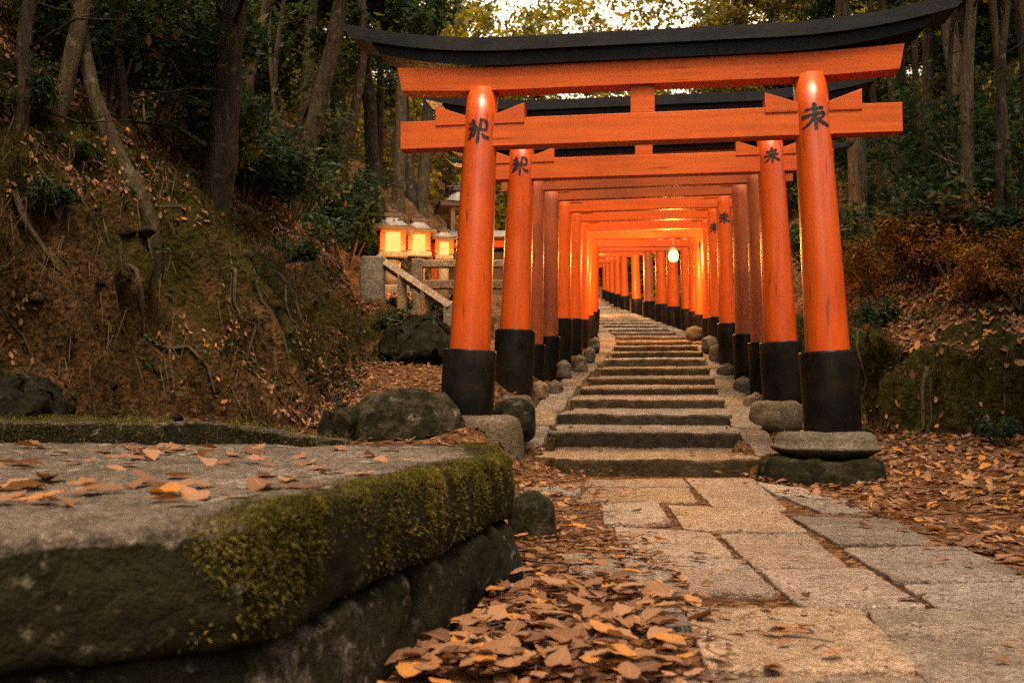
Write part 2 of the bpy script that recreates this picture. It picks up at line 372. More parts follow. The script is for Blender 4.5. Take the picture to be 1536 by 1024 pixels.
# ------------------------------------------------------------------ terrain
ys = np.concatenate([np.arange(-8, 1.5, .3), np.arange(1.5, 12, .07), np.arange(12, 20, .14), np.arange(20, 40, .4), np.arange(40, 96, 1.2)])
xs = np.concatenate([np.arange(-60, -9, 1.0), np.arange(-9, 6.6, .08), np.arange(6.6, 12, .25), np.arange(12, 62, 1.0)])
X, Y = np.meshgrid(xs, ys); Z = height(X, Y)
ny, nx = X.shape
ii = np.arange(ny*nx).reshape(ny, nx)
Fq = np.stack([ii[:-1, :-1], ii[:-1, 1:], ii[1:, 1:], ii[1:, :-1]], -1).reshape(-1, 4)
gy, gx = np.gradient(Z, ys, xs); slope = np.sqrt(gx**2+gy**2)
nl_ = np.sqrt(1+slope**2); st_ = sstep(.55, 1.3, slope)*(Y < 22)
rid = 1-2*np.abs(fbm(X*1.5+Y*.4, Y*1.2+Z*.5, 63, 4)); rid2 = fbm(X*4+Z*2, Y*4-Z*1.5, 64, 4)
dsp = st_*(.36*rid+.17*rid2-.15)
X2 = X-gx/nl_*dsp; Y2 = Y-gy/nl_*dsp; Z2 = Z+dsp/nl_
me = np_mesh('ground', np.stack([X2, Y2, Z2], -1).reshape(-1, 3), Fq)
leafy = np.clip(1.1-slope*.62+.35*fbm(X*1.3, Y*1.3, 78, 3), 0, 1); mossy = np.clip(.36+.35*sstep(.6, 1.6, slope)+.5*fbm(X*.5, Y*.5, 77, 3), 0, 1)
mossy = np.where((X > 3.2) & (Y > 5), np.clip(mossy+.6*sstep(.5, 1.2, slope), 0, 1), mossy)
for (bx, by, br) in ((-2.35, 7.85, .45), (-1.95, 8.3, .4), (-3.35, 7.3, .35), (-2.0, 8.9, .35)):
    q_ = np.exp(-((X-bx)**2+(Y-by)**2)/br**2)*(.75+.8*fbm(X*3, Y*3+Z*2, 79, 3)); mossy = np.clip(mossy-1.1*q_, 0, 1); leafy = np.clip(leafy-.6*q_, 0, 1)
for nm, arr in (('leafy', leafy), ('mossy', mossy)):
    a = me.attributes.new(nm, 'FLOAT', 'POINT'); a.data.foreach_set('value', arr.ravel().astype(np.float32))
def surf(x, y):
    x = np.clip(np.asarray(x, float), xs[0], xs[-1]-.01); y = np.clip(np.asarray(y, float), ys[0], ys[-1]-.01)
    fi = np.interp(x, xs, np.arange(len(xs))); fj = np.interp(y, ys, np.arange(len(ys))); i0 = fi.astype(int); j0 = fj.astype(int); u = fi-i0; v = fj-j0
    def g(A): return (A[j0, i0]*(1-u)+A[j0, i0+1]*u)*(1-v)+(A[j0+1, i0]*(1-u)+A[j0+1, i0+1]*u)*v
    n = np.column_stack([-g(gx), -g(gy), np.ones(len(x))]); n /= np.linalg.norm(n, axis=1, keepdims=True)
    return np.column_stack([g(X2), g(Y2), g(Z2)]), n
g = link('ground', me, M['ground']); tag(g, kind='structure')
# ------------------------------------------------------------------ stones
def stone(name, poly, z0, z1, m, parent=None, bev=.03, amp=.012, freq=4.0, seg=.04, top_rings=8, side_rings=4, tilt=(0, 0), dome=0.0, mossf=None, belly=0.0, fine=.7, seed=0):
    """A rough stone: a closed outline (x, y) between two heights with worn edges."""
    poly = np.asarray(poly, float); c = poly.mean(0)
    P = []
    n = len(poly)
    for i in range(n):
        a, b = poly[i], poly[(i+1) % n]; L = np.linalg.norm(b-a); k = max(1, int(round(L/seg)))
        for j in range(k): P.append(a+(b-a)*j/k)
    P = np.array(P); dv = P-c; dl = np.linalg.norm(dv, axis=1, keepdims=True)
    # soften corners
    for _ in range(2): P = .25*np.roll(P, 1, 0)+.5*P+.25*np.roll(P, -1, 0)
    bev = min(bev, (z1-z0)*.49)
    prof = [(bev*.6, z0)]
    for j in range(side_rings+1):
        u = j/side_rings; prof.append((-belly*math.sin(math.pi*u), z0+bev*.4+(z1-bev-z0-bev*.4)*u))
    for j in range(1, 5):
        a = math.pi/2*j/4; prof.append((bev*(1-math.cos(a)), z1-bev+bev*math.sin(a)))
    V = []; mn = dl.min()
    for ins, z in prof:
        f = 1-ins/np.maximum(dl, 1e-3); q = c+(P-c)*f; V.append(np.column_stack([q, np.full(len(q), z)]))
    last = c+(P-c)*(1-bev/np.maximum(dl, 1e-3))
    for j in range(1, top_rings):
        u = j/top_rings; q = last+(c-last)*u; V.append(np.column_stack([q, np.full(len(q), z1+dome*(1-(1-u)**2))]))
    V = np.concatenate(V); N = len(P); nr = len(V)//N
    V[:, 2] += (V[:, 0]-c[0])*tilt[0]+(V[:, 1]-c[1])*tilt[1]
    ctr = np.array([[c[0], c[1], z1+dome]]); bot = np.array([[c[0], c[1], z0]])
    V = np.concatenate([V, ctr, bot])
    off = Vector((seed*3.1, seed*1.7, 0))
    out = []
    for v in V:
        p = Vector(v); d = mnoise.noise_vector((p+off)*freq)*amp + mnoise.noise_vector((p+off)*freq*3.3)*amp*.42 + mnoise.noise_vector((p+off)*freq*9)*amp*fine*.4
        out.append(p+d)
    fs = []
    for r in range(nr-1):
        for k in range(N):
            a = r*N+k; b = r*N+(k+1) % N; fs.append((a, b, b+N, a+N))
    for k in range(N):
        fs.append(((nr-1)*N+k, (nr-1)*N+(k+1) % N, nr*N)); fs.append(((k+1) % N, k, nr*N+1))
    me = bpy.data.meshes.new(name); me.from_pydata([tuple(p) for p in out], [], fs); me.update()
    # outline may run either way round
    area = sum(poly[i][0]*poly[(i+1) % n][1]-poly[(i+1) % n][0]*poly[i][1] for i in range(n))
    if area < 0: me.flip_normals()
    if mossf is not None:
        vals = mossf(np.array([tuple(p) for p in out])); a = me.attributes.new('moss', 'FLOAT', 'POINT'); a.data.foreach_set('value', vals.astype(np.float32))
    return link(name, me, m, parent)
def blob(cx_, cy_, rx, ry, n=22, rot=0, sq=2.4, seed=0):
    out = []
    for k in range(n):
        a = 2*math.pi*k/n; ca, sa = math.cos(a), math.sin(a)
        r = (abs(ca)**sq+abs(sa)**sq)**(-1/sq)*(1+.12*mnoise.noise(Vector((ca*1.2+seed*5.3, sa*1.2, seed))))
        x, y = rx*r*ca, ry*r*sa
        out.append((cx_+x*math.cos(rot)-y*math.sin(rot), cy_+x*math.sin(rot)+y*math.cos(rot)))
    return out
# flagstones of the path, laid out on the ground
path = empty('stone_path', (0, 0, 0)); tag(path, kind='structure')
FL = [((885,720),(1020,718),(1028,728),(880,729)), ((1028,717),(1128,717),(1178,762),(1074,761)), ((888,731),(1029,730),(1041,751),(868,750)),
 ((905,755),(985,753),(1004,783),(908,784)), ((1005,757),(1164,766),(1206,796),(1030,791)), ((925,790),(1062,798),(1098,833),(935,828)),
 ((1083,802),(1210,802),(1268,849),(1134,850)), ((932,835),(1112,840),(1160,888),(965,884)), ((1146,857),(1296,855),(1385,908),(1206,907)),
 ((1175,742),(1262,747),(1300,765),(1232,767)), ((1190,774),(1335,779),(1400,814),(1258,813)), ((1268,822),(1440,820),(1545,867),(1345,868)),
 ((1358,874),(1560,872),(1640,911),(1420,910)), ((1032,913),(1284,913),(1374,1001),(1066,1003)), ((1304,914),(1650,916),(1860,1060),(1430,1060)),
 ((1000,1014),(1395,1012),(1460,1110),(985,1110)), ((845,832),(920,831),(932,854),(868,856)), ((955,911),(1018,911),(1032,940),(975,945)),
 ((785,722),(868,722),(868,740),(790,738)), ((1138,724),(1166,741),(1232,745),(1200,732)), ((1600,1010),(1500,1000),(1540,1000),(1700,1010))]
for i, q in enumerate(FL[:-1]):
    P = [onz(px, py, .02)[:2] for px, py in q]
    P = [P[3], P[2], P[1], P[0]]; cq = sum(np.array(p) for p in P)/4; P = [np.array(p)+(np.array(p)-cq)/np.linalg.norm(np.array(p)-cq)*(.02+.004*max(0, cq[1]-3)) for p in P]
    stone('flagstone', P, -.10, .022+.008*mnoise.noise(Vector((i*3.7, 1, 2))), M['flag_grey' if i in (9, 10, 11, 12, 14, 16, 17, 18) else 'flag'], path, bev=.009, amp=.006, freq=6, seg=.03, top_rings=14, side_rings=2, tilt=(.008*mnoise.noise(Vector((i*1.3, 5, 2))), .010*mnoise.noise(Vector((i*2.3, 9, 2)))), seed=i)
for (x0, x1, y0, y1) in ((.45, 1.15, .9, 1.75), (1.2, 2.0, .6, 1.75), (.5, 1.4, -.4, .85), (2.1, 2.9, .3, 1.7), (1.45, 2.4, -.6, .5)):
    stone('flagstone', [(x0, y0), (x1, y0), (x1, y1), (x0, y1)], -.1, .02, M['flag'], path, bev=.022, amp=.006, seg=.08, top_rings=5, side_rings=2)
# stairs
stairs = empty('stone_staircase', (cx(9), 9, 0)); tag(stairs, 'worn stone staircase climbing through the tunnel of vermilion gates', 'stairs')
def off(o, root):
    o.matrix_parent_inverse = root.matrix_basis.inverted(); return o
for i in range(len(ND)-1):
    y0, y1 = ND[i], ND[i+1]+.12; z1 = NZ[i]; z0 = (NZ[i-1] if i else 0)-.12
    w = wid(y0); nseg = 44 if i < 10 else (12 if i < 18 else 6)
    ya = yaw_at(y0); c, s_ = math.cos(ya), math.sin(ya); X0 = cx(y0)
    dep = y1-y0; bk = min(.05 if i < 9 else .03, (NZ[i+1]-z1)*.5)
    prof = [(.01, z0), (0, z0+.05), *([(-.006, z1-.06), (-.010, z1-.034), (-.004, z1-.015), (.010, z1-.005), (.035, z1-.001), (.09, z1+.003)] if i < 10 else [(-.008, z1-.085), (-.012, z1-.06), (-.004, z1-.034), (.014, z1-.014), (.045, z1-.003), (.09, z1+.003)]), (.2, z1+.012), (dep*.55, z1+bk*.6), (dep, z1+bk), (dep, z0)]
    vs = []; fs = []
    for k in range(nseg+1):
        u = (k/nseg-.5)*(w+.06)
        for (d, z) in prof:
            p = Vector((X0+u*c-d*s_, y0+u*s_+d*c, z)); q = p+mnoise.noise_vector(p*2.6)*.009+mnoise.noise_vector(p*11)*.009
            if d < .1 and z > z1-.1: q.z -= .014*max(0, mnoise.noise(Vector((p.x*2.1, i*4.4, 0))))
            vs.append(q)
    m_ = len(prof)
    for k in range(nseg):
        for j in range(m_):
            a = k*m_+j; b = k*m_+(j+1) % m_; fs.append((a, a+m_, b+m_, b))
    fs.append(tuple(range(m_))); fs.append(tuple(reversed(range(nseg*m_, nseg*m_+m_))))
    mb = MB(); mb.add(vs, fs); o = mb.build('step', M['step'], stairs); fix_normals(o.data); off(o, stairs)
# kerb stones beside the steps
for sd in (-1, 1):
    y = 9.0 if sd > 0 else 9.7
    k = 0
    while y < 34:
        L = (.45+.4*random.random())*(1 if y < 16 else 1.7)
        yc = y+L/2; ya = yaw_at(yc); X0 = cx(yc)+sd*(wid(yc)/2+.17)
        z = float(zside(yc))+.07; sl = (float(zside(y+L))-float(zside(y)))/L
        w2 = .13+.03*random.random()
        pts = []
        for (u, v) in ((-w2, -L/2+.012), (w2, -L/2+.004), (w2, L/2-.004), (-w2, L/2-.004)):
            pts.append((X0+u*math.cos(ya)-v*math.sin(ya)+random.uniform(-.015, .015), yc+u*math.sin(ya)+v*math.cos(ya)))
        o = stone('kerb_stone', pts, z-.25, z, M['curb'], stairs, bev=.016, amp=.014, freq=6, seg=.04, top_rings=5, side_rings=2, tilt=(0, sl), seed=k+sd)
        off(o, stairs); y += L; k += 1
# the mossy slab platform beside the path
ZS = .453
N_, R_, F_, FL_, NL_ = (-.453, 1.766), (0.0, 3.72), (-.10, 4.56), (-3.4, 5.2), (-2.4, .5)
def edge_d(P, a, b):
    a = np.array(a); b = np.array(b); t = np.clip(((P[:, :2]-a)@(b-a))/((b-a)@(b-a)), 0, 1)
    return np.linalg.norm(P[:, :2]-(a+t[:, None]*(b-a)), axis=1)
def slab_moss(P):
    d = np.minimum(edge_d(P, N_, R_), edge_d(P, R_, F_)); df = edge_d(P, F_, FL_)
    top = P[:, 2] > ZS-.03
    t = np.clip((P[:, 1]-1.72)/.25, 0, 1)*sstep(-.75, -.42, P[:, 0]+.12*fbm(P[:, 0]*5, P[:, 1]*5+P[:, 2]*6, 58, 3))          # bare stone near the near corner
    v = np.where(top, .95*np.exp(-(d/.16)**2)*(.35+.65*t)+.5*np.exp(-(df/.25)**2)+.08, .98+.3*fbm(P[:, 0]*3+P[:, 1]*3, P[:, 2]*5, 9, 3))
    return np.clip(v, 0, 1)
slab = empty('mossy_stone_slab', (-1.2, 3.2, 0)); tag(slab, 'broad flat moss edged stone slab scattered with dry leaves beside the paving', 'stone slab')
o = stone('slab_body', [N_, R_, F_, FL_, NL_], .225, ZS, M['slab'], slab, bev=.022, amp=.018, freq=3.2, seg=.022, top_rings=46, side_rings=12, mossf=slab_moss, belly=.012, fine=.9); off(o, slab)
rim = [(-3.5, 4.98), (-2.2, 4.78), (-1.3, 4.66), (-.78, 4.62), (-.74, 4.68), (-1.3, 4.78), (-2.2, 4.94), (-3.5, 5.2)]
def rim_moss(P): return np.clip(.75-.35*(P[:, 2] > .545)+0*P[:, 0], 0, 1)
o = stone('raised_rim', rim, .40, .553, M['slab'], slab, bev=.035, amp=.014, freq=4, seg=.03, top_rings=5, side_rings=5, mossf=rim_moss); off(o, slab)
for v in o.data.vertices:
    k = float(sstep(-1.5, -.75, v.co.x)); v.co.z -= k*.075
def along(t0, t1, inset0, inset1):
    a = np.array(N_); b = np.array(R_); dr = (b-a)/np.linalg.norm(b-a); nrm = np.array([-dr[1], dr[0]])
    y0 = a+(b-a)*t0; y1 = a+(b-a)*t1
    return [tuple(y0+nrm*inset0), tuple(y1+nrm*inset0), tuple(y1+nrm*inset1), tuple(y0+nrm*inset1)]
blk_m = lambda P: np.clip(.72+.3*fbm(P[:, 1]*3, P[:, 2]*4, 19, 3)-.2*(P[:, 1] < 2.0), 0, 1)
for nm, t0, t1, lab in (('stone_block', .02, .435, 'long mossy stone block under the slab at its corner facing the viewer'), ('stone_block', .455, .825, 'mossy middle stone block under the slab between two dark joints'), ('stone_block', .84, .995, 'short upright mossy block under the far corner of the slab by the leaves')):
    P = along(t0, t1, -.012 if t0 > .4 else .0, .7)
    o = stone(nm, P, -.08, .222, M['slab'], None, bev=.05, amp=.026, freq=4.5, seg=.03, top_rings=3, side_rings=9, mossf=blk_m, belly=.02, fine=.8, seed=int(t0*10)+3)
    tag(o, lab, 'stone block')
o = stone('stone_block', [(-.47, 1.80), (-2.3, .55), (-2.0, 1.2), (-.75, 2.2)], -.08, .222, M['slab'], None, bev=.05, amp=.026, freq=4, seg=.04, top_rings=3, side_rings=8, mossf=lambda P: .95+0*P[:, 0], belly=.02, fine=.8, seed=21)
tag(o, 'dark spotted stone block under the near end of the slab', 'stone block')
o = stone('stone_block', [(-.03, 3.78), (-.10, 4.5), (-.7, 4.6), (-.7, 3.9)], -.08, .222, M['slab'], None, bev=.05, amp=.02, seg=.05, top_rings=3, side_rings=6, mossf=blk_m, seed=31)
tag(o, 'small stone block under the back of the mossy slab facing the gates', 'stone block')
# boulders and foundation stones, each set where the photograph shows it
def boulder(name, px0, px1, pyt, pyb, y, m, lab, cat='boulder', dep=None, sq=2.6, seed=0, bev=None, amp=.03, dome=.03, seg=.05, belly=None, zb=None, sink=.12):
    a = at(px0, pyb, y); b = at(px1, pyb, y); zt = zat(pyt, y); z0 = zat(pyb, y) if zb is None else zb
    rx = (b[0]-a[0])/2; ry = dep if dep else rx*.75; h = zt-z0
    yc = y+ry*.6
    o = stone(name, blob((a[0]+b[0])/2, yc, rx, ry, 26, 0, sq, seed), z0-sink, zt-dome, m, None, bev=bev if bev else min(h*.6, rx*.5), amp=amp, freq=2.2/max(rx, .15)*.8, seg=seg, top_rings=8, side_rings=6, dome=dome, belly=belly if belly is not None else rx*.06, seed=seed)
    return tag(o, lab, cat)
boulder('boulder', 522, 692, 583, 668, 8.05, M['rock'], 'big mossy boulder beside the black base of the first gate near the slab', seed=1, amp=.05, dep=.42, sq=3)
boulder('foundation_stone', 676, 782, 624, 668, 8.36, M['pad'], 'grey foundation stone under the first gate pillar next to the big mossy boulder', 'foundation stone', dep=.33, seed=2, sq=2.6, dome=.0, bev=.10, amp=.016, zb=.1)
boulder('boulder', 740, 803, 596, 642, 9.25, M['rock'], 'rounded mossy stone tucked behind the first gate base beside the kerb', seed=3, amp=.02, dep=.26)
boulder('foundation_stone', 1180, 1327, 649, 686, 7.95, M['pad'], 'flat pale foundation stone resting on a mossy rock under the first gate', 'foundation stone', dep=.40, seed=4, sq=2.5, dome=.0, bev=.1, amp=.010, sink=.0, belly=.035)
boulder('boulder', 1163, 1335, 689, 729, 7.80, M['rock_d'], 'low dark mossy rock under the pale foundation stone at the paving edge', seed=5, amp=.035, dep=.5, sq=3.2, bev=.06, dome=.0)
boulder('boulder', 763, 832, 737, 806, 4.75, M['rock'], 'small mossy rock standing at the corner of the slab among leaves', seed=6, amp=.02, dep=.15, sq=3.4, zb=-.02)
boulder('foundation_stone', 1133, 1206, 601, 632, 10.2, M['pad'], 'smooth pale foundation stone under the second gate pillar away from the lanterns', 'foundation stone', dep=.3, seed=7, dome=.0, bev=.09, amp=.012)
boulder('foundation_stone', 730, 800, 592, 612, 10.75, M['pad'], 'foundation stone half hidden under the second gate pillar on the lantern side', 'foundation stone', dep=.3, seed=8, dome=0, amp=.012)
for k, (a, b, t, bt, y, lab) in enumerate(((1120, 1153, 588, 616, 10.9, 'round pale stone between the kerb and the second gate base'), (1104, 1133, 565, 590, 11.7, 'round grey stone beside the third gate base'),
        (1078, 1108, 545, 566, 12.9, 'dark rounded stone at the foot of the fourth gate'), (1066, 1088, 515, 532, 14.2, 'pale rounded stone beside the kerb at the fifth gate'), (1055, 1078, 502, 516, 15.2, 'round stone wedged beside the sixth gate base'),
        (1030, 1058, 488, 500, 17.2, 'small stone beside the seventh gate base under the glowing lantern'), (798, 822, 570, 584, 11.3, 'square stone at the foot of the third gate on the lantern side'), (820, 846, 570, 584, 11.6, 'mossy stone beside the kerb at the foot of the fourth gate'),
        (835, 858, 540, 556, 12.6, 'blocky stone between the kerb and the fourth gate on the lantern side'), (858, 882, 532, 550, 13.2, 'rounded stone in the kerb row below the fifth gate'), (876, 893, 520, 532, 14.0, 'small dark stone beside the steps at the fifth gate'), (884, 900, 506, 517, 15.2, 'small stone beside the steps below the seventh gate'))):
    boulder('kerbside_stone', a, b, t, bt, y, M['pad' if k % 3 else 'curb'], lab, 'stone', seed=20+k, amp=.018, seg=.06, dep=.16)
boulder('boulder', -60, 62, 560, 640, 6.6, M['rock_d'], 'dark weathered boulder at the foot of the bank behind the slab', seed=41, amp=.08, dep=.5, sq=2.2, dome=.12)
boulder('boulder', 570, 700, 475, 535, 12.8, M['rock_d'], 'dark mossy ledge rock below the stone railing', seed=42, amp=.16, dep=.7, sq=2.3, dome=.16, seg=.06)
boulder('boulder', 478, 545, 610, 655, 8.0, M['rock'], 'half buried mossy rock at the foot of the leafy slope', seed=43, amp=.05, dep=.3)
# ------------------------------------------------------------------ torii gates
def ribbon(strokes, sc, cxz, r, wob=1.0):
    """Brush strokes as a thin coat of paint on the front of a round pillar."""
    mb = MB(); lay = 0
    for st in strokes:
        pts = np.array([p[:2] for p in st], float); ws = np.array([p[2] for p in st], float)
        # resample
        d = np.concatenate([[0], np.cumsum(np.linalg.norm(np.diff(pts, axis=0), axis=1))]); n = max(3, int(d[-1]/12))
        t = np.linspace(0, d[-1], n); Q = np.column_stack([np.interp(t, d, pts[:, 0]), np.interp(t, d, pts[:, 1])]); W = np.interp(t, d, ws)
        if n > 4: Q[1:-1] = .25*Q[:-2]+.5*Q[1:-1]+.25*Q[2:]
        T = np.gradient(Q, axis=0); T /= np.linalg.norm(T, axis=1, keepdims=True)+1e-9; Nn = np.column_stack([-T[:, 1], T[:, 0]])
        W = W*(1+.12*np.sin(t*.09+lay))
        Lp, Rp = [], []
        e0, e1 = Q[0]-T[0]*W[0]*.35, Q[-1]+T[-1]*W[-1]*.35
        A = [np.array([e0-Nn[0]*W[0]*.25, e0+Nn[0]*W[0]*.25])]
        for k in range(n): A.append(np.array([Q[k]-Nn[k]*W[k]/2, Q[k]+Nn[k]*W[k]/2]))
        A.append(np.array([e1-Nn[-1]*W[-1]*.25, e1+Nn[-1]*W[-1]*.25]))
        rr = r+.0025+lay*.0005; vs = []
        for pr in A:
            for q in pr:
                u = (q[0]-cxz[0])*sc; v = -(q[1]-cxz[1])*sc; a = u/r
                vs.append((rr*math.sin(a), -rr*math.cos(a), v))
        mb.add(vs, [(2*k, 2*k+2, 2*k+3, 2*k+1) for k in range(len(A)-1)]); lay += 1
    return mb
G_L = [[(185,125,40),(215,150,55),(205,250,45)], [(140,180,26),(165,170,34)], [(118,258,22),(185,228,34),(255,215,28)], [(200,240,44),(165,320,40),(145,350,34)], [(232,245,40),(228,325,40),(185,378,32),(112,408,24)], [(150,352,24),(190,330,20)],
       [(318,108,36),(312,200,44),(305,268,40)], [(316,118,32),(385,125,36),(418,165,40),(405,258,42),(335,266,30)], [(235,262,24),(330,240,30)], [(292,240,50),(285,350,46),(280,452,52)], [(338,328,22),(380,375,44),(440,384,52),(458,376,20)]]
G_R = [[(933,98,58),(940,250,64),(946,450,46)], [(815,172,36),(920,160,26),(1050,152,44)], [(772,266,58),(900,244,36),(1062,218,48),(1076,250,34)], [(1070,240,34),(1040,285,34),(980,300,26)], [(912,296,46),(850,370,40),(748,430,14)], [(972,306,44),(1040,362,56),(1122,398,44)]]
G_R2 = [[(262,676,42),(266,800,46),(272,940,38)], [(176,748,34),(260,728,26),(345,714,38)], [(140,822,36),(260,800,28),(372,786,36)], [(215,765,26),(235,790,22)], [(325,750,28),(300,785,22)], [(240,826,36),(192,888,32),(130,936,10)], [(288,826,34),(340,872,42),(402,895,34)]]
def pillar(root, sx, zt, zb, xb, xt, rb, rt, zs, rs, mat, glyph=None, rough_base=True, n=28):
    """Leaning tapered pillar in the gate's own frame, with its black sleeve and painted character."""
    ax0 = Vector((xb, 0, zb)); ax1 = Vector((xt, 0, zt)); mb = MB(); k = 9
    pts = [ax0.lerp(ax1, i/k) for i in range(k+1)]
    mb.tube(pts, [rb+(rt-rb)*i/k for i in range(k+1)], n)
    p = mb.build('pillar', mat, root)
    f = (zs-zb)/(zt-zb); a = ax0.lerp(ax1, 0.0); b = ax0.lerp(ax1, f)
    mb = MB(); L = (b-a)
    ps = [a-L*.02, a+L*.0, a+L*.33, a+L*.66, a+L*.97, a+L*.992, a+L]
    mb.tube(ps, [rs*.97, rs*.985, rs*.99, rs, rs*1.01, rs*1.0, rs*.975], n)
    sl = mb.build('black_sleeve', M['black'], p)
    if glyph:
        strokes, sc, c0, z = glyph
        f = (z-zb)/(zt-zb); q = ax0.lerp(ax1, f); r = rb+(rt-rb)*f
        mb = ribbon(strokes, sc, c0, r); lean = math.atan((xt-xb)/(zt-zb))
        me = mb.mesh('inscription'); me.transform(Matrix.Translation(q) @ Matrix.Rotation(lean, 4, 'Y')); link('inscription', me, M['ink'], p)
    return p
def curved_bar(name, root, mat, L0, L1, z0, z1, d0, d1, lift, t0, seg=40, slant=.0, top_slope=0.0, rise=None):
    """Beam whose ends sweep upward; L0 at the bottom edge, L1 at the top edge; d0/d1 half depths."""
    vs = []; fs = []
    LT = max(L0, L1)
    for k in range(seg+1):
        u = k/seg*2-1
        for (L, z, d) in ((L0, z0, d0), (L1, z1, d1)):
            t = u*L; lf = lift*max(0, (abs(t)-t0)/(LT-t0))**2 if LT > t0 else 0
            for sy in (-1, 1): vs.append((t, sy*d, z+lf))
        t = u*L1; lf = lift*max(0, (abs(t)-t0)/(LT-t0))**2 if LT > t0 else 0
        vs.append((t, 0, z1+lf+top_slope))
    for k in range(seg):
        a = k*5; b = a+5
        fs += [(a, b, b+2, a+2), (a+1, a+3, b+3, b+1), (a, a+1, b+1, b), (a+2, b+2, b+4, a+4), (a+4, b+4, b+3, a+3)]
    fs.append((0, 2, 4, 3, 1)); e = seg*5; fs.append((e, e+1, e+3, e+4, e+2))
    mb = MB(); mb.add(vs, fs); o = mb.build(name, mat, root, smooth=False); fix_normals(o.data); return o
def bevel(o, w=.006, n=2):
    md = o.modifiers.new('edge', 'BEVEL'); md.width = w; md.segments = n; md.limit_method = 'ANGLE'; return o
def torii(cxw, y, yaw, hb, ht, zbl, zbr, zsl, zsr, rb, rt, rs, zn, s, over, lab, mats, glyphs=(None, None), detail=True, roofL=None, n=28):
    root = empty('torii_gate', (cxw, y, 0), yaw); tag(root, lab, 'torii gate', 'vermilion gates over the stone stairs')
    mp, mb_ = mats
    z_n1 = zn+.245*s; z_s0 = zn+.485*s; z_s1 = z_s0+.19*s; z_k0 = z_s1; z_k1 = z_k0+.12*s; z_k2 = z_k1+.115*s
    zt = z_s0+.03
    pl = pillar(root, -1, zt, zbl, -hb, -ht, rb, rt, zsl, rs, mp, glyphs[0], n=n)
    pr = pillar(root, 1, zt, zbr, hb, ht, rb, rt, zsr, rs, mp, glyphs[1], n=n)
    ov = over
    mb = MB(); mb.box((0, 0, (zn+z_n1)/2), (2*(ht+ov), .15*s, z_n1-zn)); bevel(mb.build('tie_beam', mb_, root, False), .006)
    k = .7
    curved_bar('lintel', root, mb_, ht+ov-.02, ht+ov+.02, z_s0, z_s1+.01, .10*s, .11*s, .035*s, ht*.8, 24)
    RL = roofL if roofL else (ht+ov)*1.235
    rt_ = curved_bar('roof_beam', root, M['roof'], RL*.87, RL*.905, z_k0+.012, z_k1, .145*s, .155*s, .17*s, ht*.8, 40)
    curved_bar('roof_cap', rt_, M['cap'], RL*.965, RL, z_k1+.004, z_k2, .19*s, .205*s, .2*s, ht*.8, 48, top_slope=.05*s)
    if detail:
        mb = MB(); mb.box((0, 0, (z_n1+z_s0)/2), (.205*s, .13*s, z_s0-z_n1-.004)); bevel(mb.build('strut', mb_, root, False))
        fz = (zn-zbl)/(zt-zbl); hc = hb+(ht-hb)*((z_n1-zbl)/(zt-zbl)); rr = rb+(rt-rb)*.85
        for sx in (-1, 1):
            for dr in (-1, 1):
                x0 = sx*hc+dr*(rr-.02); x1 = sx*hc+dr*(rr+.245*s); h0, h1 = .03*s, .125*s; d = .085*s
                z0 = z_n1-.05*s
                vs = [(x0, -d, z0), (x1, -d, z0), (x1, -d, z_n1+h1), (x0, -d, z_n1+h0), (x0, d, z0), (x1, d, z0), (x1, d, z_n1+h1), (x0, d, z_n1+h0)]
                mb = MB(); mb.add(vs, [(0, 1, 2, 3), (5, 4, 7, 6), (4, 0, 3, 7), (1, 5, 6, 2), (3, 2, 6, 7), (4, 5, 1, 0)])
                o = mb.build('wedge', mb_, root, False); fix_normals(o.data); bevel(o, .004)
    return root
yaw1 = -R(8)
T1x = 1.13+.01; T1y = 8.55
yl, yr = 8.76, 8.34
torii(T1x, T1y, yaw1, 1.555, 1.415, zat(627, yl)-.01, zat(652, yr)-.01, zat(525, yl), zat(527, yr), .192, .140, .236, zat(215.5, 8.57), 1.02, .735,
      'largest vermilion gate with black characters at the foot of the stairs', (M['verm'], M['verm_beam']),
      ((G_L, .00058, (275, 285), zat(203, yl)), (G_R, .00061, (940, 270), zat(181, yr))), roofL=2.67, n=40)
y2 = 10.8
torii(float(at(966, 265, y2)[0]), y2, yaw1, 1.455, 1.345, zat(597, 11.0), zat(604, 10.6), zat(495, 11.0), zat(513, 10.6), .185, .135, .222, zat(265, y2), .93, .66,
      'second vermilion gate behind the largest, marked with black characters', (M['verm'], M['verm_beam']), ((G_L, .00055, (275, 285), zat(253, 11.0)), (G_R2, .00060, (268, 808), zat(237, 10.6))), roofL=2.5, n=36)
ORD = 'third fourth fifth sixth seventh eighth ninth tenth eleventh twelfth thirteenth fourteenth fifteenth sixteenth seventeenth eighteenth nineteenth twentieth'.split()
TT = [(11.9, 797, 1137, 281, 1, .6), (12.75, 821, 1114, 297, 1, .55), (14.1, 843, 1088, 315.5, 0, .68), (15.5, 861, 1073, 330.5, 0, .66), (16.9, 873, 1063, 344.5, 0, .64), (18.5, 881, 1051, 358, 0, .62), (20.2, 888, 1042, 370.5, 0, .6), (21.9, 890, 1030, 377, 0, .6)]
DESC = ['weathered brown', 'dull dark weathered', 'bright orange', 'bright orange', 'glossy orange', 'lamp lit orange', 'lamp lit orange', 'glowing orange']
G_S = [[(935,98,70),(946,450,60)], [(815,172,50),(1050,152,50)], [(772,266,60),(1062,230,56)], [(912,296,50),(850,370,50),(748,430,20)], [(972,306,50),(1040,362,60),(1122,398,50)]]
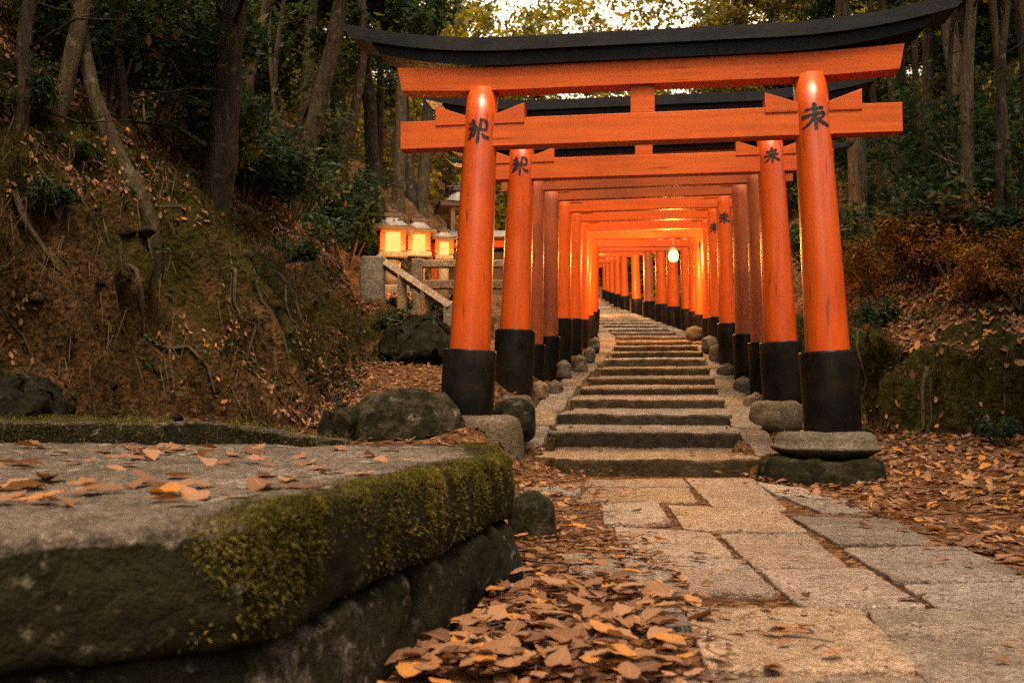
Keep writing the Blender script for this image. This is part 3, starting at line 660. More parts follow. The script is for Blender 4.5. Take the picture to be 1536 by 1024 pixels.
for i, (y, xl, xr, pn, old, s) in enumerate(TT):
    a = at(xl, 450, y); b = at(xr, 450, y); c = float((a[0]+b[0])/2); h = float((b[0]-a[0])/2); zb = float(zside(y))+.0
    rb = .125 if i > 1 else .14
    zn_ = zat(pn, y); zs = zb+(.6 if i < 4 else .52)
    yw = yaw_at(y)
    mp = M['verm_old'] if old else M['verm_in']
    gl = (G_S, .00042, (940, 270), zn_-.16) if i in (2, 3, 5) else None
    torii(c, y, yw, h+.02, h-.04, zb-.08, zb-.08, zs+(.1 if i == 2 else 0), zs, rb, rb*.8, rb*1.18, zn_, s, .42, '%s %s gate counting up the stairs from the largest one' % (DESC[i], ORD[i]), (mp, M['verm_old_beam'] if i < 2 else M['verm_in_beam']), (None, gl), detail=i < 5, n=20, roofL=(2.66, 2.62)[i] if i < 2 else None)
for i, y in enumerate((23.4, 25.2, 27.7, 31.2, 36.2, 41, 46, 52, 58)):
    zb = float(zside(y)); s = .62; h = 1.05
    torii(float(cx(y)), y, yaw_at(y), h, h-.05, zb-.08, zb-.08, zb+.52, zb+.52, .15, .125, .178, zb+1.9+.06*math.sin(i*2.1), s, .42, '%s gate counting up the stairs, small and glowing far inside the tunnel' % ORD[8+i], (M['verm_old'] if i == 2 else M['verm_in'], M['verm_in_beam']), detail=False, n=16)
# ------------------------------------------------------------------ lamps
def point(name, loc, power, col, rad):
    l = bpy.data.lights.new(name, 'POINT'); l.energy = power; l.color = col; l.shadow_soft_size = rad
    o = bpy.data.objects.new(name, l); COL.objects.link(o); o.location = loc; return o
lp = at(1010, 384, 17.7)
hl = empty('hanging_lantern', tuple(lp)); tag(hl, 'round glowing lantern hung inside the tunnel between orange pillars', 'lantern')
mb = MB(); pr = [(-.10, .04), (-.085, .07), (-.035, .09), (.035, .09), (.085, .07), (.10, .04)]
mb.tube([(0, 0, z) for z, r in pr], [r for z, r in pr], 18); mb.build('lamp_glass', M['bulb'], hl)
mb = MB(); mb.tube([(0, 0, .10), (0, 0, .13), (0, 0, .18)], [.11, .09, .03], 18); mb.build('cap', M['wood_d'], hl)
mb = MB(); mb.tube([(0, 0, -.10), (0, 0, -.13)], [.06, .05], 16); mb.build('bottom_ring', M['wood_d'], hl)
mb = MB(); mb.tube([(0, 0, .18), (.0, 0, .52)], [.006, .006], 6); mb.build('hook', M['wood_d'], hl)
point('tunnel_lamp_light', (lp[0]-.1, lp[1]-.45, lp[2]-.05), 120, (1.0, .40, .075), .12)
added_lantern = empty('hanging_lantern', (float(cx(29.5))-.78, 29.5, float(zside(29.5))+1.45)); tag(added_lantern, 'small distant lantern added to carry the glow far up the tunnel', 'lantern')  # extra lantern, added to carry the glow deep in the tunnel
for o in list(hl.children):
    c_ = o.copy(); COL.objects.link(c_); c_.parent = added_lantern
point('added_far_light', (float(cx(29.5))-.4, 28.9, float(zside(29.5))+1.4), 220, (1.0, .40, .075), .12)
# shrine lanterns on the terrace
def shrine_lantern(px, pyw, y, s, lab, lit=True):
    p = at(px, pyw, y); gz = hz(p[0], p[1]); 
    r = empty('stone_lantern', (p[0], p[1], gz), R(12)); tag(r, lab, 'stone lantern', 'lit lanterns on the shrine terrace')
    H = p[2]-gz
    w = .115*s; hw = .145*s
    mb = MB(); mb.box((0, 0, .06), (.5*s, .5*s, .16), None, .02); bevel(mb.build('base', M['lanstone'], r, False), .01)
    mb = MB(); mb.tube([(0, 0, .14), (0, 0, (H-hw)*.5), (0, 0, H-hw-.14)], [.15*s, .125*s, .14*s], 12); mb.build('shaft', M['lanstone'], r)
    mb = MB(); mb.box((0, 0, H-hw-.07), (.44*s, .44*s, .10), None, .02); mb.build('platform', M['lanstone'], r, False)
    fb = MB()
    for sx in (-1, 1):
        for sy in (-1, 1): fb.box((sx*(w+.04), sy*(w+.04), H), (.08, .08, 2*hw))
    fb.box((0, 0, H+hw+.02), (2*w+.16, 2*w+.16, .05)); o = fb.build('firebox', M['verm_in'] if lit else M['lanstone'], r, False)
    if lit:
        mb = MB(); mb.box((0, 0, H), (2*w+.02, 2*w+.02, 2*hw-.01)); mb.build('lit_window', M['lit'], o, False)
    # dark eave, pale swept roof, dark cap
    ze = H+hw+.045; mb = MB(); mb.box((0, 0, ze), (.60*s, .60*s, .05*s)); rf = mb.build('roof_eave', M['wood_d'], r, False)
    vs = []; fs = []; NR = 6
    for k in range(NR+1):
        u = k/NR; hh = s*(.31-.19*u**.7); z = ze+.026*s+.15*s*u**1.35
        for q in range(16):
            a = 2*math.pi*q/16+math.pi/16; sq_ = 1/max(abs(math.cos(a)), abs(math.sin(a))); vs.append((hh*math.cos(a)*sq_, hh*math.sin(a)*sq_, z+.05*s*(sq_-1)*(1-u)**2))
    for k in range(NR):
        for q in range(16): fs.append((k*16+q, k*16+(q+1) % 16, (k+1)*16+(q+1) % 16, (k+1)*16+q))
    fs.append(tuple(reversed(range(16)))); fs.append(tuple(NR*16+q for q in range(16)))
    mb = MB(); mb.add(vs, fs); rf = mb.build('roof', M['tile'], r, False); fix_normals(rf.data)
    zt = ze+.18*s; mb = MB(); mb.box((0, 0, zt+.03*s), (.27*s, .27*s, .06*s), None, .01); mb.box((0, 0, zt+.085*s), (.16*s, .16*s, .05*s), None, .01); mb.build('finial', M['wood_d'], rf, False)
    return r, p
for a in ((588, 364, 16.6, 1.12, 'tallest lit lantern with a pale roof at the end of the railing'), (627, 365, 17.6, 1.0, 'lit lantern with a small pale roof between two other lit lanterns'), (665, 373, 18.6, .8, 'smallest lit lantern under the dark roofed orange fence')):
    r_, p_ = shrine_lantern(*a)
    point('shrine_lantern_light', (p_[0]+.25, p_[1]-.8, p_[2]-.1), 36 if a[3] > .9 else 24, (1.0, .42, .09), .1)
shrine_lantern(694, 335, 19.5, 1.7, 'large unlit stone lantern with a pale roof half hidden behind the first pillar', False)
# orange fence with dark roof behind the lanterns
a = at(646, 366, 19.2); b = at(770, 366, 19.0); zf = float(hz(a[0], a[1]))
fen = empty('shrine_fence', (float(a[0]), 19.2, zf)); tag(fen, 'low orange shrine fence with a dark tiled roof behind the lanterns', 'fence')
L = float(b[0]-a[0]); zt = float(a[2])-zf
mb = MB(); mb.box((L/2, 0, zt), (L, .10, .13)); mb.build('top_rail', M['verm_in'], fen, False)
for k in range(4):
    mb = MB(); mb.box((.08+k*(L-.16)/3, 0, zt/2-.05), (.12, .12, zt+.02)); mb.build('post', M['verm_in'], fen, False)
mb = MB(); mb.box((L/2, .03, zt*.45), (L-.1, .03, zt*.8)); mb.build('panel', M['wood_d'], fen, False)
mb = MB(); mb.add([(-.15, -.35, zt+.09), (L+.15, -.35, zt+.09), (L+.15, 0, zt+.26), (-.15, 0, zt+.26), (-.15, .35, zt+.09), (L+.15, .35, zt+.09)], [(0, 1, 2, 3), (3, 2, 5, 4), (0, 3, 4), (1, 5, 2), (0, 4, 5, 1)])
o = mb.build('roof', M['tile'], fen, False); fix_normals(o.data)
# stone railing on the terrace edge
rl = at(622, 440, 15.2); zr = float(zat(396, 15.2))
rail = empty('stone_railing', (float(rl[0]), 15.2, zr-1.0)); tag(rail, 'level stone railing with two bars below the lit lanterns', 'railing')
x0 = 0; x1 = float(at(776, 400, 15.2)[0]-rl[0])
for k, xx in enumerate((.04, .75, 1.5)):
    mb = MB(); mb.box((xx, 0, .55), (.17, .17, 1.05), None, .015); mb.build('post', M['railing'], rail, False)
for nm, zz, hh in (('top_bar', 1.0, .12), ('lower_bar', .68, .14)):
    mb = MB(); mb.box((x1/2, 0, zz), (x1+.1, .12, hh), None, .015); mb.build(nm, M['railing'], rail, False)
p0 = at(566, 388, 14.6); p1 = at(676, 462, 13.4)
hr = empty('stone_handrail', tuple(map(float, p0))); tag(hr, 'sloping stone handrail running down from the lit lanterns', 'handrail')
d = Vector(p1)-Vector(p0); mb = MB()
mb.tube([(0, 0, 0), tuple(d)], [.075, .075], 4); o = mb.build('bar', M['railing'], hr, False)
for f_ in (.04, .36, .68, .97):
    q = d*f_; wz = hz(p0[0]+q.x, p0[1]+q.y)-p0[2]
    mb = MB(); mb.box((q.x, q.y, (q.z+min(wz, q.z-.35))/2), (.13, .13, q.z-min(wz, q.z-.35)+.05), None, .012); mb.build('post', M['railing'], hr, False)
q = at(556, 422, 14.3); w_ = .42
o = stone('stone_post', blob(float(q[0]), 14.5, .19, .17, 20, 0, 6, 3), float(zat(440, 14.3))-.6, float(zat(383, 14.3)), M['lanstone'], None, bev=.03, amp=.012, seg=.05)
tag(o, 'thick square stone post at the upper end of the handrail', 'stone post')
# ------------------------------------------------------------------ foliage kit
def leaf_cloud(centers, rad, per, size, flat=.7, seed=0, asp=.5, droop=.3):
    """Small folded leaves gathered in sprays about the given centres -> arrays."""
    r = np.random.default_rng(seed)
    C = np.repeat(np.asarray(centers, float), per, 0); n = len(C)
    g = r.normal(size=(n, 3)); g /= np.linalg.norm(g, axis=1, keepdims=True)
    rr = np.repeat(np.asarray(rad, float), per)*r.random(n)**.6
    P = C+g*rr[:, None]*np.array([1, 1, flat])
    tone = np.clip(np.repeat(r.normal(.42, .2, len(centers)), per)+r.normal(0, .18, n), 0, 1)
    d = r.normal(size=(n, 3)); d[:, 2] = d[:, 2]*.5-droop; d /= np.linalg.norm(d, axis=1, keepdims=True)
    up = r.normal(size=(n, 3))*.55+np.array([0, 0, 1.0]); sd = np.cross(d, up); sd /= np.linalg.norm(sd, axis=1, keepdims=True)+1e-9
    nn = np.cross(sd, d); L = size*(.6+.8*r.random(n)); L = L[:, None]
    a = P; b = P+d*L*.45+sd*L*asp/2-nn*L*.07; c = P+d*L; e = P+d*L*.45-sd*L*asp/2-nn*L*.07
    V = np.stack([a, b, c, e], 1).reshape(-1, 3); Fq = np.arange(n*4).reshape(n, 4)
    return V, Fq, tone
def trunk_mesh(H, r0, bend, nlimb, crown0, seed, n=10, limb_len=2.2, top=.25):
    r = random.Random(seed); mb = MB(); pts = []; k = 16
    for i in range(k+1):
        u = i/k; pts.append((bend[0]*u+bend[2]*math.sin(u*3)+.04*H*.05*r.uniform(-1, 1), bend[1]*u+.04*H*.05*r.uniform(-1, 1), H*u-.35*(i == 0)))
    rad = [r0*(1.45 if i == 0 else 1.12 if i == 1 else 1)*(1-(1-top)*(i/k)) for i in range(k+1)]
    mb.tube(pts, rad, n, wob=.22); tips = []
    for j in range(nlimb):
        u = crown0+(1-crown0)*(j+r.random())/nlimb; i = min(k-1, int(u*k)); p = Vector(pts[i])
        a = r.uniform(0, 2*math.pi); L = limb_len*(1.15-.6*u)*r.uniform(.6, 1.2); rise = r.uniform(.05, .6)
        q1 = p+Vector((math.cos(a)*L*.45, math.sin(a)*L*.45, rise*L*.3)); q2 = p+Vector((math.cos(a+.25)*L, math.sin(a+.25)*L, rise*L*.75))
        rr = rad[i]*.42; mb.tube([p, q1, q2], [rr, rr*.6, rr*.18], 6); tips += [q1, q1.lerp(q2, .5), q2]
        for _ in range(2):
            b = q1.lerp(q2, r.random()); e = b+Vector((r.uniform(-1, 1), r.uniform(-1, 1), r.uniform(-.2, .6)))*L*.35; mb.tube([b, e], [rr*.25, rr*.08], 5, False); tips.append(e)
    tips.append(Vector(pts[-1]))
    return mb.mesh('trunk'), tips
def crown_mesh(tips, per, rad, size, seed, extra=0, flat=.65):
    r = random.Random(seed); cs = [tuple(t) for t in tips]; rs = [rad*r.uniform(.6, 1.25) for _ in cs]
    for _ in range(extra):
        t = r.choice(tips); cs.append((t.x+r.gauss(0, rad), t.y+r.gauss(0, rad), t.z+r.gauss(0, rad*.6))); rs.append(rad*r.uniform(.4, .9))
    V, Fq, tone = leaf_cloud(cs, rs, per, size, flat, seed)
    return np_mesh('crown', V, Fq, {'tone': tone})
KIT = {}
def kit(key, H, r0, bend, nl, c0, seed, per, rad, size, extra, mt, mc, ll=2.2, flat=.65):
    tm, tips = trunk_mesh(H, r0, bend, nl, c0, seed, limb_len=ll); cm = crown_mesh(tips, per, rad, size, seed, extra, flat)
    tm.materials.append(mt); cm.materials.append(mc)
    tm.polygons.foreach_set('use_smooth', np.ones(len(tm.polygons), bool)); KIT[key] = (tm, cm, H)
kit('tall', 14, .22, (.6, .2, .3), 15, .32, 1, 130, .75, .20, 26, M['bark_d'], M['green'])
kit('leafy', 11, .17, (-.5, .3, .25), 16, .12, 2, 150, .7, .17, 30, M['bark_m'], M['green'])
kit('gold', 12, .18, (.4, -.3, .2), 15, .2, 3, 130, .75, .17, 26, M['bark_m'], M['gold'])
kit('cedar', 17, .22, (.2, .1, .1), 18, .38, 4, 120, .7, .18, 22, M['bark_m'], M['green'], 1.9, .5)
kit('young', 6, .07, (.35, .1, .15), 12, .12, 5, 110, .5, .13, 18, M['bark_m'], M['gold'], 1.2)
def tree(key, loc, s, rz, lab, cat='tree', group=None, lean=(0, 0), crown=True):
    tm, cm, H = KIT[key]; r = empty('tree', tuple(map(float, loc))); r.rotation_euler = (lean[0], lean[1], rz); r.scale = (s, s, s)
    tag(r, lab, cat, group)
    for nm, me_ in (('trunk', tm), ('crown', cm)):
        o = bpy.data.objects.new(nm, me_); COL.objects.link(o); o.parent = r
    return r
# trees one can tell apart: trunk drawn through the pixels it crosses, crown above
def own_tree(pts, y, r0, mat, lab, key, crown_s=.5, crown_mat=None, crown_z=.0, ext=3.5, seed=1, base=None, dy=0.0, twigs=0, crown=True, rtop=.62):
    b = hit(*pts[0]) if base is None else at(pts[0][0], pts[0][1], base); yb = b[1]
    P = [Vector((-.12 if b[0] < 0 else .12, .12, -.7))]
    for (px, py) in pts[1:]:
        q = at(px, py, yb+dy*(pts[0][1]-py)/300); P.append(Vector(q-b))
    P.insert(1, Vector((P[1].x*.04, 0, .05)))
    d = (P[-1]-P[-2]).normalized(); d = (d+Vector((0, 0, .5))).normalized(); P.append(P[-1]+d*ext)
    # smooth resample
    Q = []
    for i in range(len(P)-1):
        for k in range(4): Q.append(P[i].lerp(P[i+1], k/4))
    Q.append(P[-1])
    for _ in range(3): Q = [Q[0]]+[(Q[i-1]+Q[i]*2+Q[i+1])/4 for i in range(1, len(Q)-1)]+[Q[-1]]
    n = len(Q); rad = [r0*(1.5 if i == 0 else 1.25 if i < 3 else 1.08 if i < 5 else 1)*(1-(1-rtop)*i/(n-1)) for i in range(n)]
    root = empty('tree', tuple(map(float, b))); tag(root, lab, 'tree')
    mb = MB(); mb.tube(Q, rad, 16, wob=.3); rr = random.Random(seed); tips = []
    top = Q[-1]
    for j in range(9):
        a = rr.uniform(0, 6.28); L = rr.uniform(.8, 2.0); p = Q[-1].lerp(Q[-5], rr.random()); e = p+Vector((math.cos(a)*L, math.sin(a)*L, rr.uniform(.2, 1.3)))
        mb.tube([p, p.lerp(e, .5)+Vector((0, 0, .1)), e], [r0*.3, r0*.2, r0*.06], 6); tips += [p.lerp(e, .6), e]
    for j in range(twigs):
        i = rr.randrange(n//4, n-3); p = Q[i]; a = rr.uniform(0, 6.28); L = rr.uniform(.5, 1.4); e = p+Vector((math.cos(a)*L, math.sin(a)*L*.5, rr.uniform(-.1, .6)))
        m_ = p.lerp(e, .5)+Vector((0, 0, rr.uniform(-.1, .15))); mb.tube([p, m_, e], [r0*.2, r0*.12, r0*.04], 6)
        mb.tube([m_, m_+Vector((rr.uniform(-.3, .3), rr.uniform(-.2, .2), rr.uniform(0, .4)))], [r0*.09, r0*.03], 5)
    mb.build('trunk', mat, root)
    if crown:
        cm = crown_mesh(tips, 70, .6*crown_s*2, .15, seed+50, 8); link('crown', cm, crown_mat or M['green'], root, False)
    return root
own_tree([(78, 212), (100, 120), (128, 0)], 0, .085, M['bark_p'], 'slim pale trunk leaning over the crest of the leafy bank', '', seed=11, twigs=4)
own_tree([(232, 345), (190, 265), (158, 190), (134, 120), (120, 40)], 0, .085, M['bark_m'], 'crooked mossy trunk bending away from the stairs on the bank', '', seed=12, twigs=2, ext=2)
own_tree([(322, 335), (335, 200), (345, 100), (352, 0)], 0, .185, M['bark_d'], 'thick dark straight trunk on the bank above the slab', '', seed=13, twigs=3)
own_tree([(365, 260), (370, 120), (402, 10)], 0, .12, M['bark_d'], 'dark leaning trunk partly behind the thick straight one', '', seed=14, twigs=2)
own_tree([(438, 322), (462, 230), (490, 110), (512, 0)], 0, .19, M['bark_d'], 'heavy dark trunk leaning toward the gates', '', seed=15, twigs=2)
own_tree([(480, 335), (520, 230), (542, 120), (545, 30), (540, -40)], 0, .125, M['bark_d'], 'curved dark trunk closest to the roof tip of the largest gate', '', seed=16, twigs=2)
own_tree([(598, 310), (600, 200), (604, 60), (610, 0)], 0, .26, M['bark_m'], 'hazy brown trunk rising behind the tallest lit lantern', '', seed=17)
own_tree([(632, 318), (640, 200), (648, 60), (650, 0)], 0, .3, M['bark_m'], 'broad brown trunk behind the middle lit lantern', '', seed=18)
own_tree([(232, 172), (240, 120), (246, 0)], 0, .045, M['bark_p'], 'thin pale sapling standing in shade beside the thick dark trunk', '', seed=19, crown=False, ext=1)
own_tree([(266, 182), (272, 120), (280, 0)], 0, .055, M['bark_p'], 'thin pale sapling just beside the thick dark trunk', '', seed=20, crown=False, ext=1)
own_tree([(100, 300), (88, 120), (92, 0)], 0, .09, M['bark_d'], 'dim dark trunk behind the slim pale leaning one', '', seed=26, base=13.5)
own_tree([(1452, 400), (1452, 250), (1450, 120), (1458, 0)], 0, .095, M['bark_p'], 'slender mossy trunk standing on the leafy slope opposite the lanterns', '', seed=21, twigs=3)
own_tree([(1290, 340), (1283, 200), (1270, 60), (1263, 0)], 0, .17, M['bark_p'], 'pale brown straight trunk just behind the gate roofs', '', seed=22, base=17)
own_tree([(1515, 300), (1500, 120), (1488, 0)], 0, .06, M['bark_m'], 'thin reddish trunk at the edge of the dark thicket', '', seed=23, base=12)
own_tree([(1345, 330), (1340, 150), (1322, 0)], 0, .07, M['bark_d'], 'thin dark trunk behind the end of the largest gate beam', '', seed=24, base=16)
own_tree([(1536, 330), (1545, 150), (1530, 0)], 0, .12, M['bark_d'], 'dark trunk at the very edge of the thicket', '', seed=25, base=14)
for px0, py0, px1, r0_, mt_, lab_ in ((395, 290, 428, .06, 'bark_d', 'slender dark trunk between the thick straight trunk and the heavy leaning one'), (185, 215, 176, .05, 'bark_d', 'thin dark trunk just uphill of the crooked mossy trunk'), (30, 200, 46, .08, 'bark_d', 'dim trunk uphill of the slim pale leaning trunk'),
        (415, 305, 405, .045, 'bark_m', 'very thin trunk in front of the heavy leaning trunk base'), (562, 320, 580, .12, 'bark_d', 'dark slender trunk just behind the roof tip of the largest gate'), (668, 315, 690, .16, 'bark_d', 'dark trunk behind the smallest lit lantern'),
        (1385, 380, 1372, .06, 'bark_d', 'slender dark trunk rising from the golden bushes'), (1418, 370, 1432, .05, 'bark_d', 'thin dark trunk just beside the slender mossy one'), (1490, 380, 1512, .06, 'bark_d', 'thin leaning trunk on the slope beyond the slender mossy one'), (1320, 380, 1306, .07, 'bark_d', 'dark trunk close behind the first gate beam end')):
    own_tree([(px0, py0), ((px0*2+px1)/3+4, py0*.62), ((px0+px1*2)/3-4, py0*.3), (px1, -10)], 0, r0_, M[mt_], lab_, '', seed=px0, twigs=5, crown=False, ext=1.5)
# fallen root / log forms on the bank
def root_log(name, pix, r0, lab, yb=None, lift=.05):
    P = []
    for px, py in pix:
        q = hit(px, py); P.append(Vector((q[0], q[1], q[2]+lift)))
    mb = MB(); Q = []
    for i in range(len(P)-1):
        for k in range(5): Q.append(P[i].lerp(P[i+1], k/5))
    Q.append(P[-1])
    for _ in range(2): Q = [Q[0]]+[(Q[i-1]+Q[i]*2+Q[i+1])/4 for i in range(1, len(Q)-1)]+[Q[-1]]
    n = len(Q); mb.tube(Q, [r0*(1-.6*i/n) for i in range(n)], 10, wob=.35); o = mb.build(name, M['bark_m'])
    return tag(o, lab, 'root')
root_log('tree_root', [(395, 410), (420, 450), (425, 500)], .03, 'thin root hanging down the bare soil bank')
root_log('tree_root', [(20, 300), (40, 350), (70, 390), (90, 440)], .03, 'thin root on the bank near the grey boulder')
# forest behind
def place_forest():
    r = random.Random(5); n = 0; used = []
    spots = []
    for (x0, x1, y0, y1, cnt) in ((-17, -4, 15, 26, 16), (-24, -3, 26, 46, 20), (6.6, 17, 13, 25, 13), (8, 26, 25, 46, 16), (-1, 7, 62, 74, 4)):
        k = 0; tries = 0
        while k < cnt and tries < 400:
            tries += 1
            x = r.uniform(x0, x1); y = r.uniform(y0, y1)
            if abs(x-cx(y)) < 3.2 or (-7.5 < x < 0 and y < 22) or (0 < x < 9.8 and y < 25): continue
            if any((x-a)**2+(y-b)**2 < 3.2 for a, b in used): continue
            used.append((x, y)); spots.append((x, y)); k += 1
    for i, (x, y) in enumerate(spots):
        key = r.choice(['tall', 'leafy', 'gold', 'leafy', 'cedar', 'gold']) if y > 18 else r.choice(['leafy', 'leafy', 'gold', 'tall'])
        s = r.uniform(.8, 1.2)
        side = 'on the lantern side of the stairs' if x < cx(y) else 'on the slope opposite the lanterns'
        kind = {'tall': 'tall dark leaved tree', 'leafy': 'leafy dark green tree', 'gold': 'golden green backlit tree', 'cedar': 'high bare stemmed tree'}[key]
        dist = 'deep in the forest' if y > 26 else 'among the nearer forest trees'
        lab = '%s %s %s' % (kind, dist, side)
        tree(key, (x, y, hz(x, y)-.1), s, r.uniform(0, 6.28), lab, 'tree', lab+' group', (r.uniform(-.1, .1), r.uniform(-.13, .13)))
place_forest()
# far wood closing the view
def far_wood():
    r = np.random.default_rng(3); cs = []; rs = []
    for k in range(4200):
        x = r.uniform(-50, 62); y = r.uniform(52, 84)
        if abs(x-cx(y)) < 2.6 and y < 64: continue
        g0 = hz(x, y) if k % 3 == 0 else 6+.12*abs(x)
        px = 768+x/y*F
        top = .44*y+5*fbm(np.array([x*.11]), np.array([1.0]), 3, 3)[0]
        if abs(px-945) < 100: top = (.38 if k % 3 == 0 else .43)*y
        zb_ = g0 if abs(x) > 8 else hz(x, y); z = r.uniform(zb_, max(zb_+4, top)); cs.append((x, y, z)); rs.append(r.uniform(.8, 2.2))
    for k in range(260):
        y = r.uniform(62.5, 70); x = float(cx(62))+r.uniform(-6, 6); cs.append((x, y, hz(x, y)+r.uniform(0, 5))); rs.append(r.uniform(.5, 1.2))
    V, Fq, tone = leaf_cloud(cs, rs, 60, .42, .7, 9, .6); tone = np.clip(tone+.14, 0, 1)
    o = link('far_wood', np_mesh('far_wood', V, Fq, {'tone': tone}), M['gold'], None, False); tag(o, 'golden green wood closing the view behind the gates', None, None, 'stuff')
far_wood()
def unseen_streak_wood():
    # unseen low wood added behind the viewer, its gap shaped for pillar streaks
    r = np.random.default_rng(12); cs = []; rs = []
    for k in range(700):
        a = r.uniform(.10, 1.25)*(1 if k % 2 else -1)+.02; d = r.uniform(15, 26)
        cs.append((d*math.sin(a)+1, -d*math.cos(a), r.uniform(.2, 7.5))); rs.append(r.uniform(.8, 1.8))
    V, Fq, tone = leaf_cloud(cs, rs, 40, .5, .8, 19, .6)
    o = link('unseen_added_wood', np_mesh('unseen_added_wood', V, Fq, {'tone': tone}), M['green'], None, False); tag(o, 'unseen dark wood added behind the viewer to shape pillar reflections', None, None, 'stuff')
for k_, (x, y, s_) in enumerate(((-5.4, 2.2, .95), (-6.4, 5.2, .9), (-4.9, -1.6, 1.0), (-5.6, 3.9, .8), (5.6, 2.4, .95), (6.2, 5.4, .9), (5.2, -1.8, 1.0), (6.6, 7.4, .8), (-7.2, 7.0, .8))):  # unseen trees added so their crowns shade the banks
    tree('tall', (x, y, hz(x, y)-.1), s_, k_*1.3, 'unseen tall tree added to shade the banks beside the path', 'tree', 'unseen shade trees added beside the approach path')
unseen_streak_wood()
# shrubs and ferns
def shrub_mesh(seed, H, W, per, size, nst=9):
    r = random.Random(seed); mb = MB(); tips = []
    for j in range(nst):
        a = r.uniform(0, 6.28); e = Vector((math.cos(a)*W*r.uniform(.3, 1), math.sin(a)*W*r.uniform(.3, 1), H*r.uniform(.45, 1))); m_ = e*.5+Vector((0, 0, H*.12))
        mb.tube([(0, 0, -.08), m_, e], [.014, .010, .004], 5, False); tips += [m_, m_.lerp(e, .5), e, e]
    V, Fq, tone = leaf_cloud([tuple(t) for t in tips], [W*.34]*len(tips), per, size, .8, seed, .42, .15)
    return mb.mesh('stems'), np_mesh('foliage', V, Fq, {'tone': tone})
SH = []
for k, (H, W, per, size, mm) in enumerate(((.8, .55, 26, .12, 'bush'), (1.2, .8, 34, .11, 'bush'), (1.0, .75, 34, .10, 'gold'), (.5, .45, 22, .10, 'bush'), (1.7, 1.0, 44, .12, 'green'), (1.0, .85, 46, .085, 'autumn'))):
    a, b = shrub_mesh(60+k, H, W, per, size); a.materials.append(M['twig']); b.materials.append(M[mm]); SH.append((a, b))
def shrub(k, loc, s, rz, lab, group=None):
    r = empty('shrub', tuple(map(float, loc)), rz); r.scale = (s, s, s); tag(r, lab, 'shrub', group)
    for nm, me_ in zip(('stems', 'foliage'), SH[k]):
        o = bpy.data.objects.new(nm, me_); COL.objects.link(o); o.parent = r
SHR = [(390, 300, 0, 1.0, 'pale leaved shrub between the thick trunk and the heavy leaning trunk'), (350, 250, 1, .9, 'dark shrub beside the thick straight trunk'), (455, 300, 0, .9, 'shrub at the foot of the heavy leaning trunk'), (560, 280, 1, 1.0, 'grey green shrub beside the curved dark trunk'), (440, 385, 3, .8, 'small grey green shrub at the crest of the bare bank'), (130, 235, 3, .55, 'small broad leaved plant at the foot of the slim pale trunk'), (30, 170, 1, .45, 'dark shrub behind the slim pale leaning trunk'), (235, 215, 2, .45, 'yellowing shrub under the thin pale saplings'), (285, 240, 2, .5, 'brown and yellow shrub beside the thick trunk base'), (90, 300, 3, .5, 'small plant on the leafy crest near the boulder'), (545, 375, 3, 1.1, 'low bush beside the thick stone post'), (520, 330, 1, .9, 'bush behind the stone post near the curved trunk'), (600, 452, 3, .7, 'low plant under the sloping handrail'), (600, 490, 3, .8, 'small bush on the flank of the dark ledge rock'), (640, 462, 0, .5, 'bush overhanging the dark ledge rock'), (655, 470, 3, .8, 'small dark plant on the ledge rock'),
       (1390, 395, 5, .9, 'golden bush behind the first gate pillar on the slope'), (1340, 400, 5, .9, 'golden bush close beside the first gate pillar'), (1440, 350, 1, 1.0, 'dark bush in front of the slender mossy trunk'), (1500, 330, 4, .8, 'tall dark bush in the thicket beside the reddish trunk'), (1330, 330, 4, .8, 'tall bush rising behind the first gate pillar'), (1400, 270, 4, .9, 'dense dark bush high on the slope opposite the lanterns'), (1530, 390, 0, .9, 'fern like bush overhanging the leafy slope'), (1500, 420, 5, .6, 'golden leaved bush low on the leafy slope'), (1320, 470, 3, .6, 'small dark bush above the mossy bank behind the first gate'), (1245, 655, 3, .4, 'tiny plant tucked beside the pale foundation stone'), (1500, 645, 3, .45, 'small green sprig growing at the foot of the dark mossy bank'), (1300, 360, 1, .9, 'dark bush behind the black sleeve of the first gate'), (1530, 250, 4, 1.0, 'tall dark bush at the outer edge of the thicket'), (1425, 400, 5, .8, 'orange lit bush just below the slender mossy trunk'), (1310, 420, 5, .7, 'orange brown bush touching the first gate pillar'), (1365, 365, 5, .9, 'tall golden brush behind the golden bushes'), (1460, 440, 5, .5, 'low golden brush in the middle of the leafy slope'), (1530, 440, 5, .6, 'golden fern like brush at the outer edge of the leafy slope')]
for i, (px, py, k, s, lab) in enumerate(SHR):
    p = hit(px, py+25); shrub(k, p, s, i*1.7, lab)
r = random.Random(8)
for i in range(74):
    left = i % 2 or i > 50
    y = r.uniform(11, 26) if i < 34 else r.uniform(8.5, 17); x = (foot_l(y)-r.uniform(1.7, 7)) if left else (foot_r(y)+r.uniform(.8, 7))
    k = r.choice([0, 1, 2, 4, 1]); lab = 'understorey shrub on the wooded slope %s' % ('above the lanterns and bank' if left else 'opposite the lanterns')
    shrub(k, (x, y, hz(x, y)), r.uniform(.8, 1.3), r.uniform(0, 6), lab, 'understorey shrubs '+('above the bank' if left else 'on the far slope'))
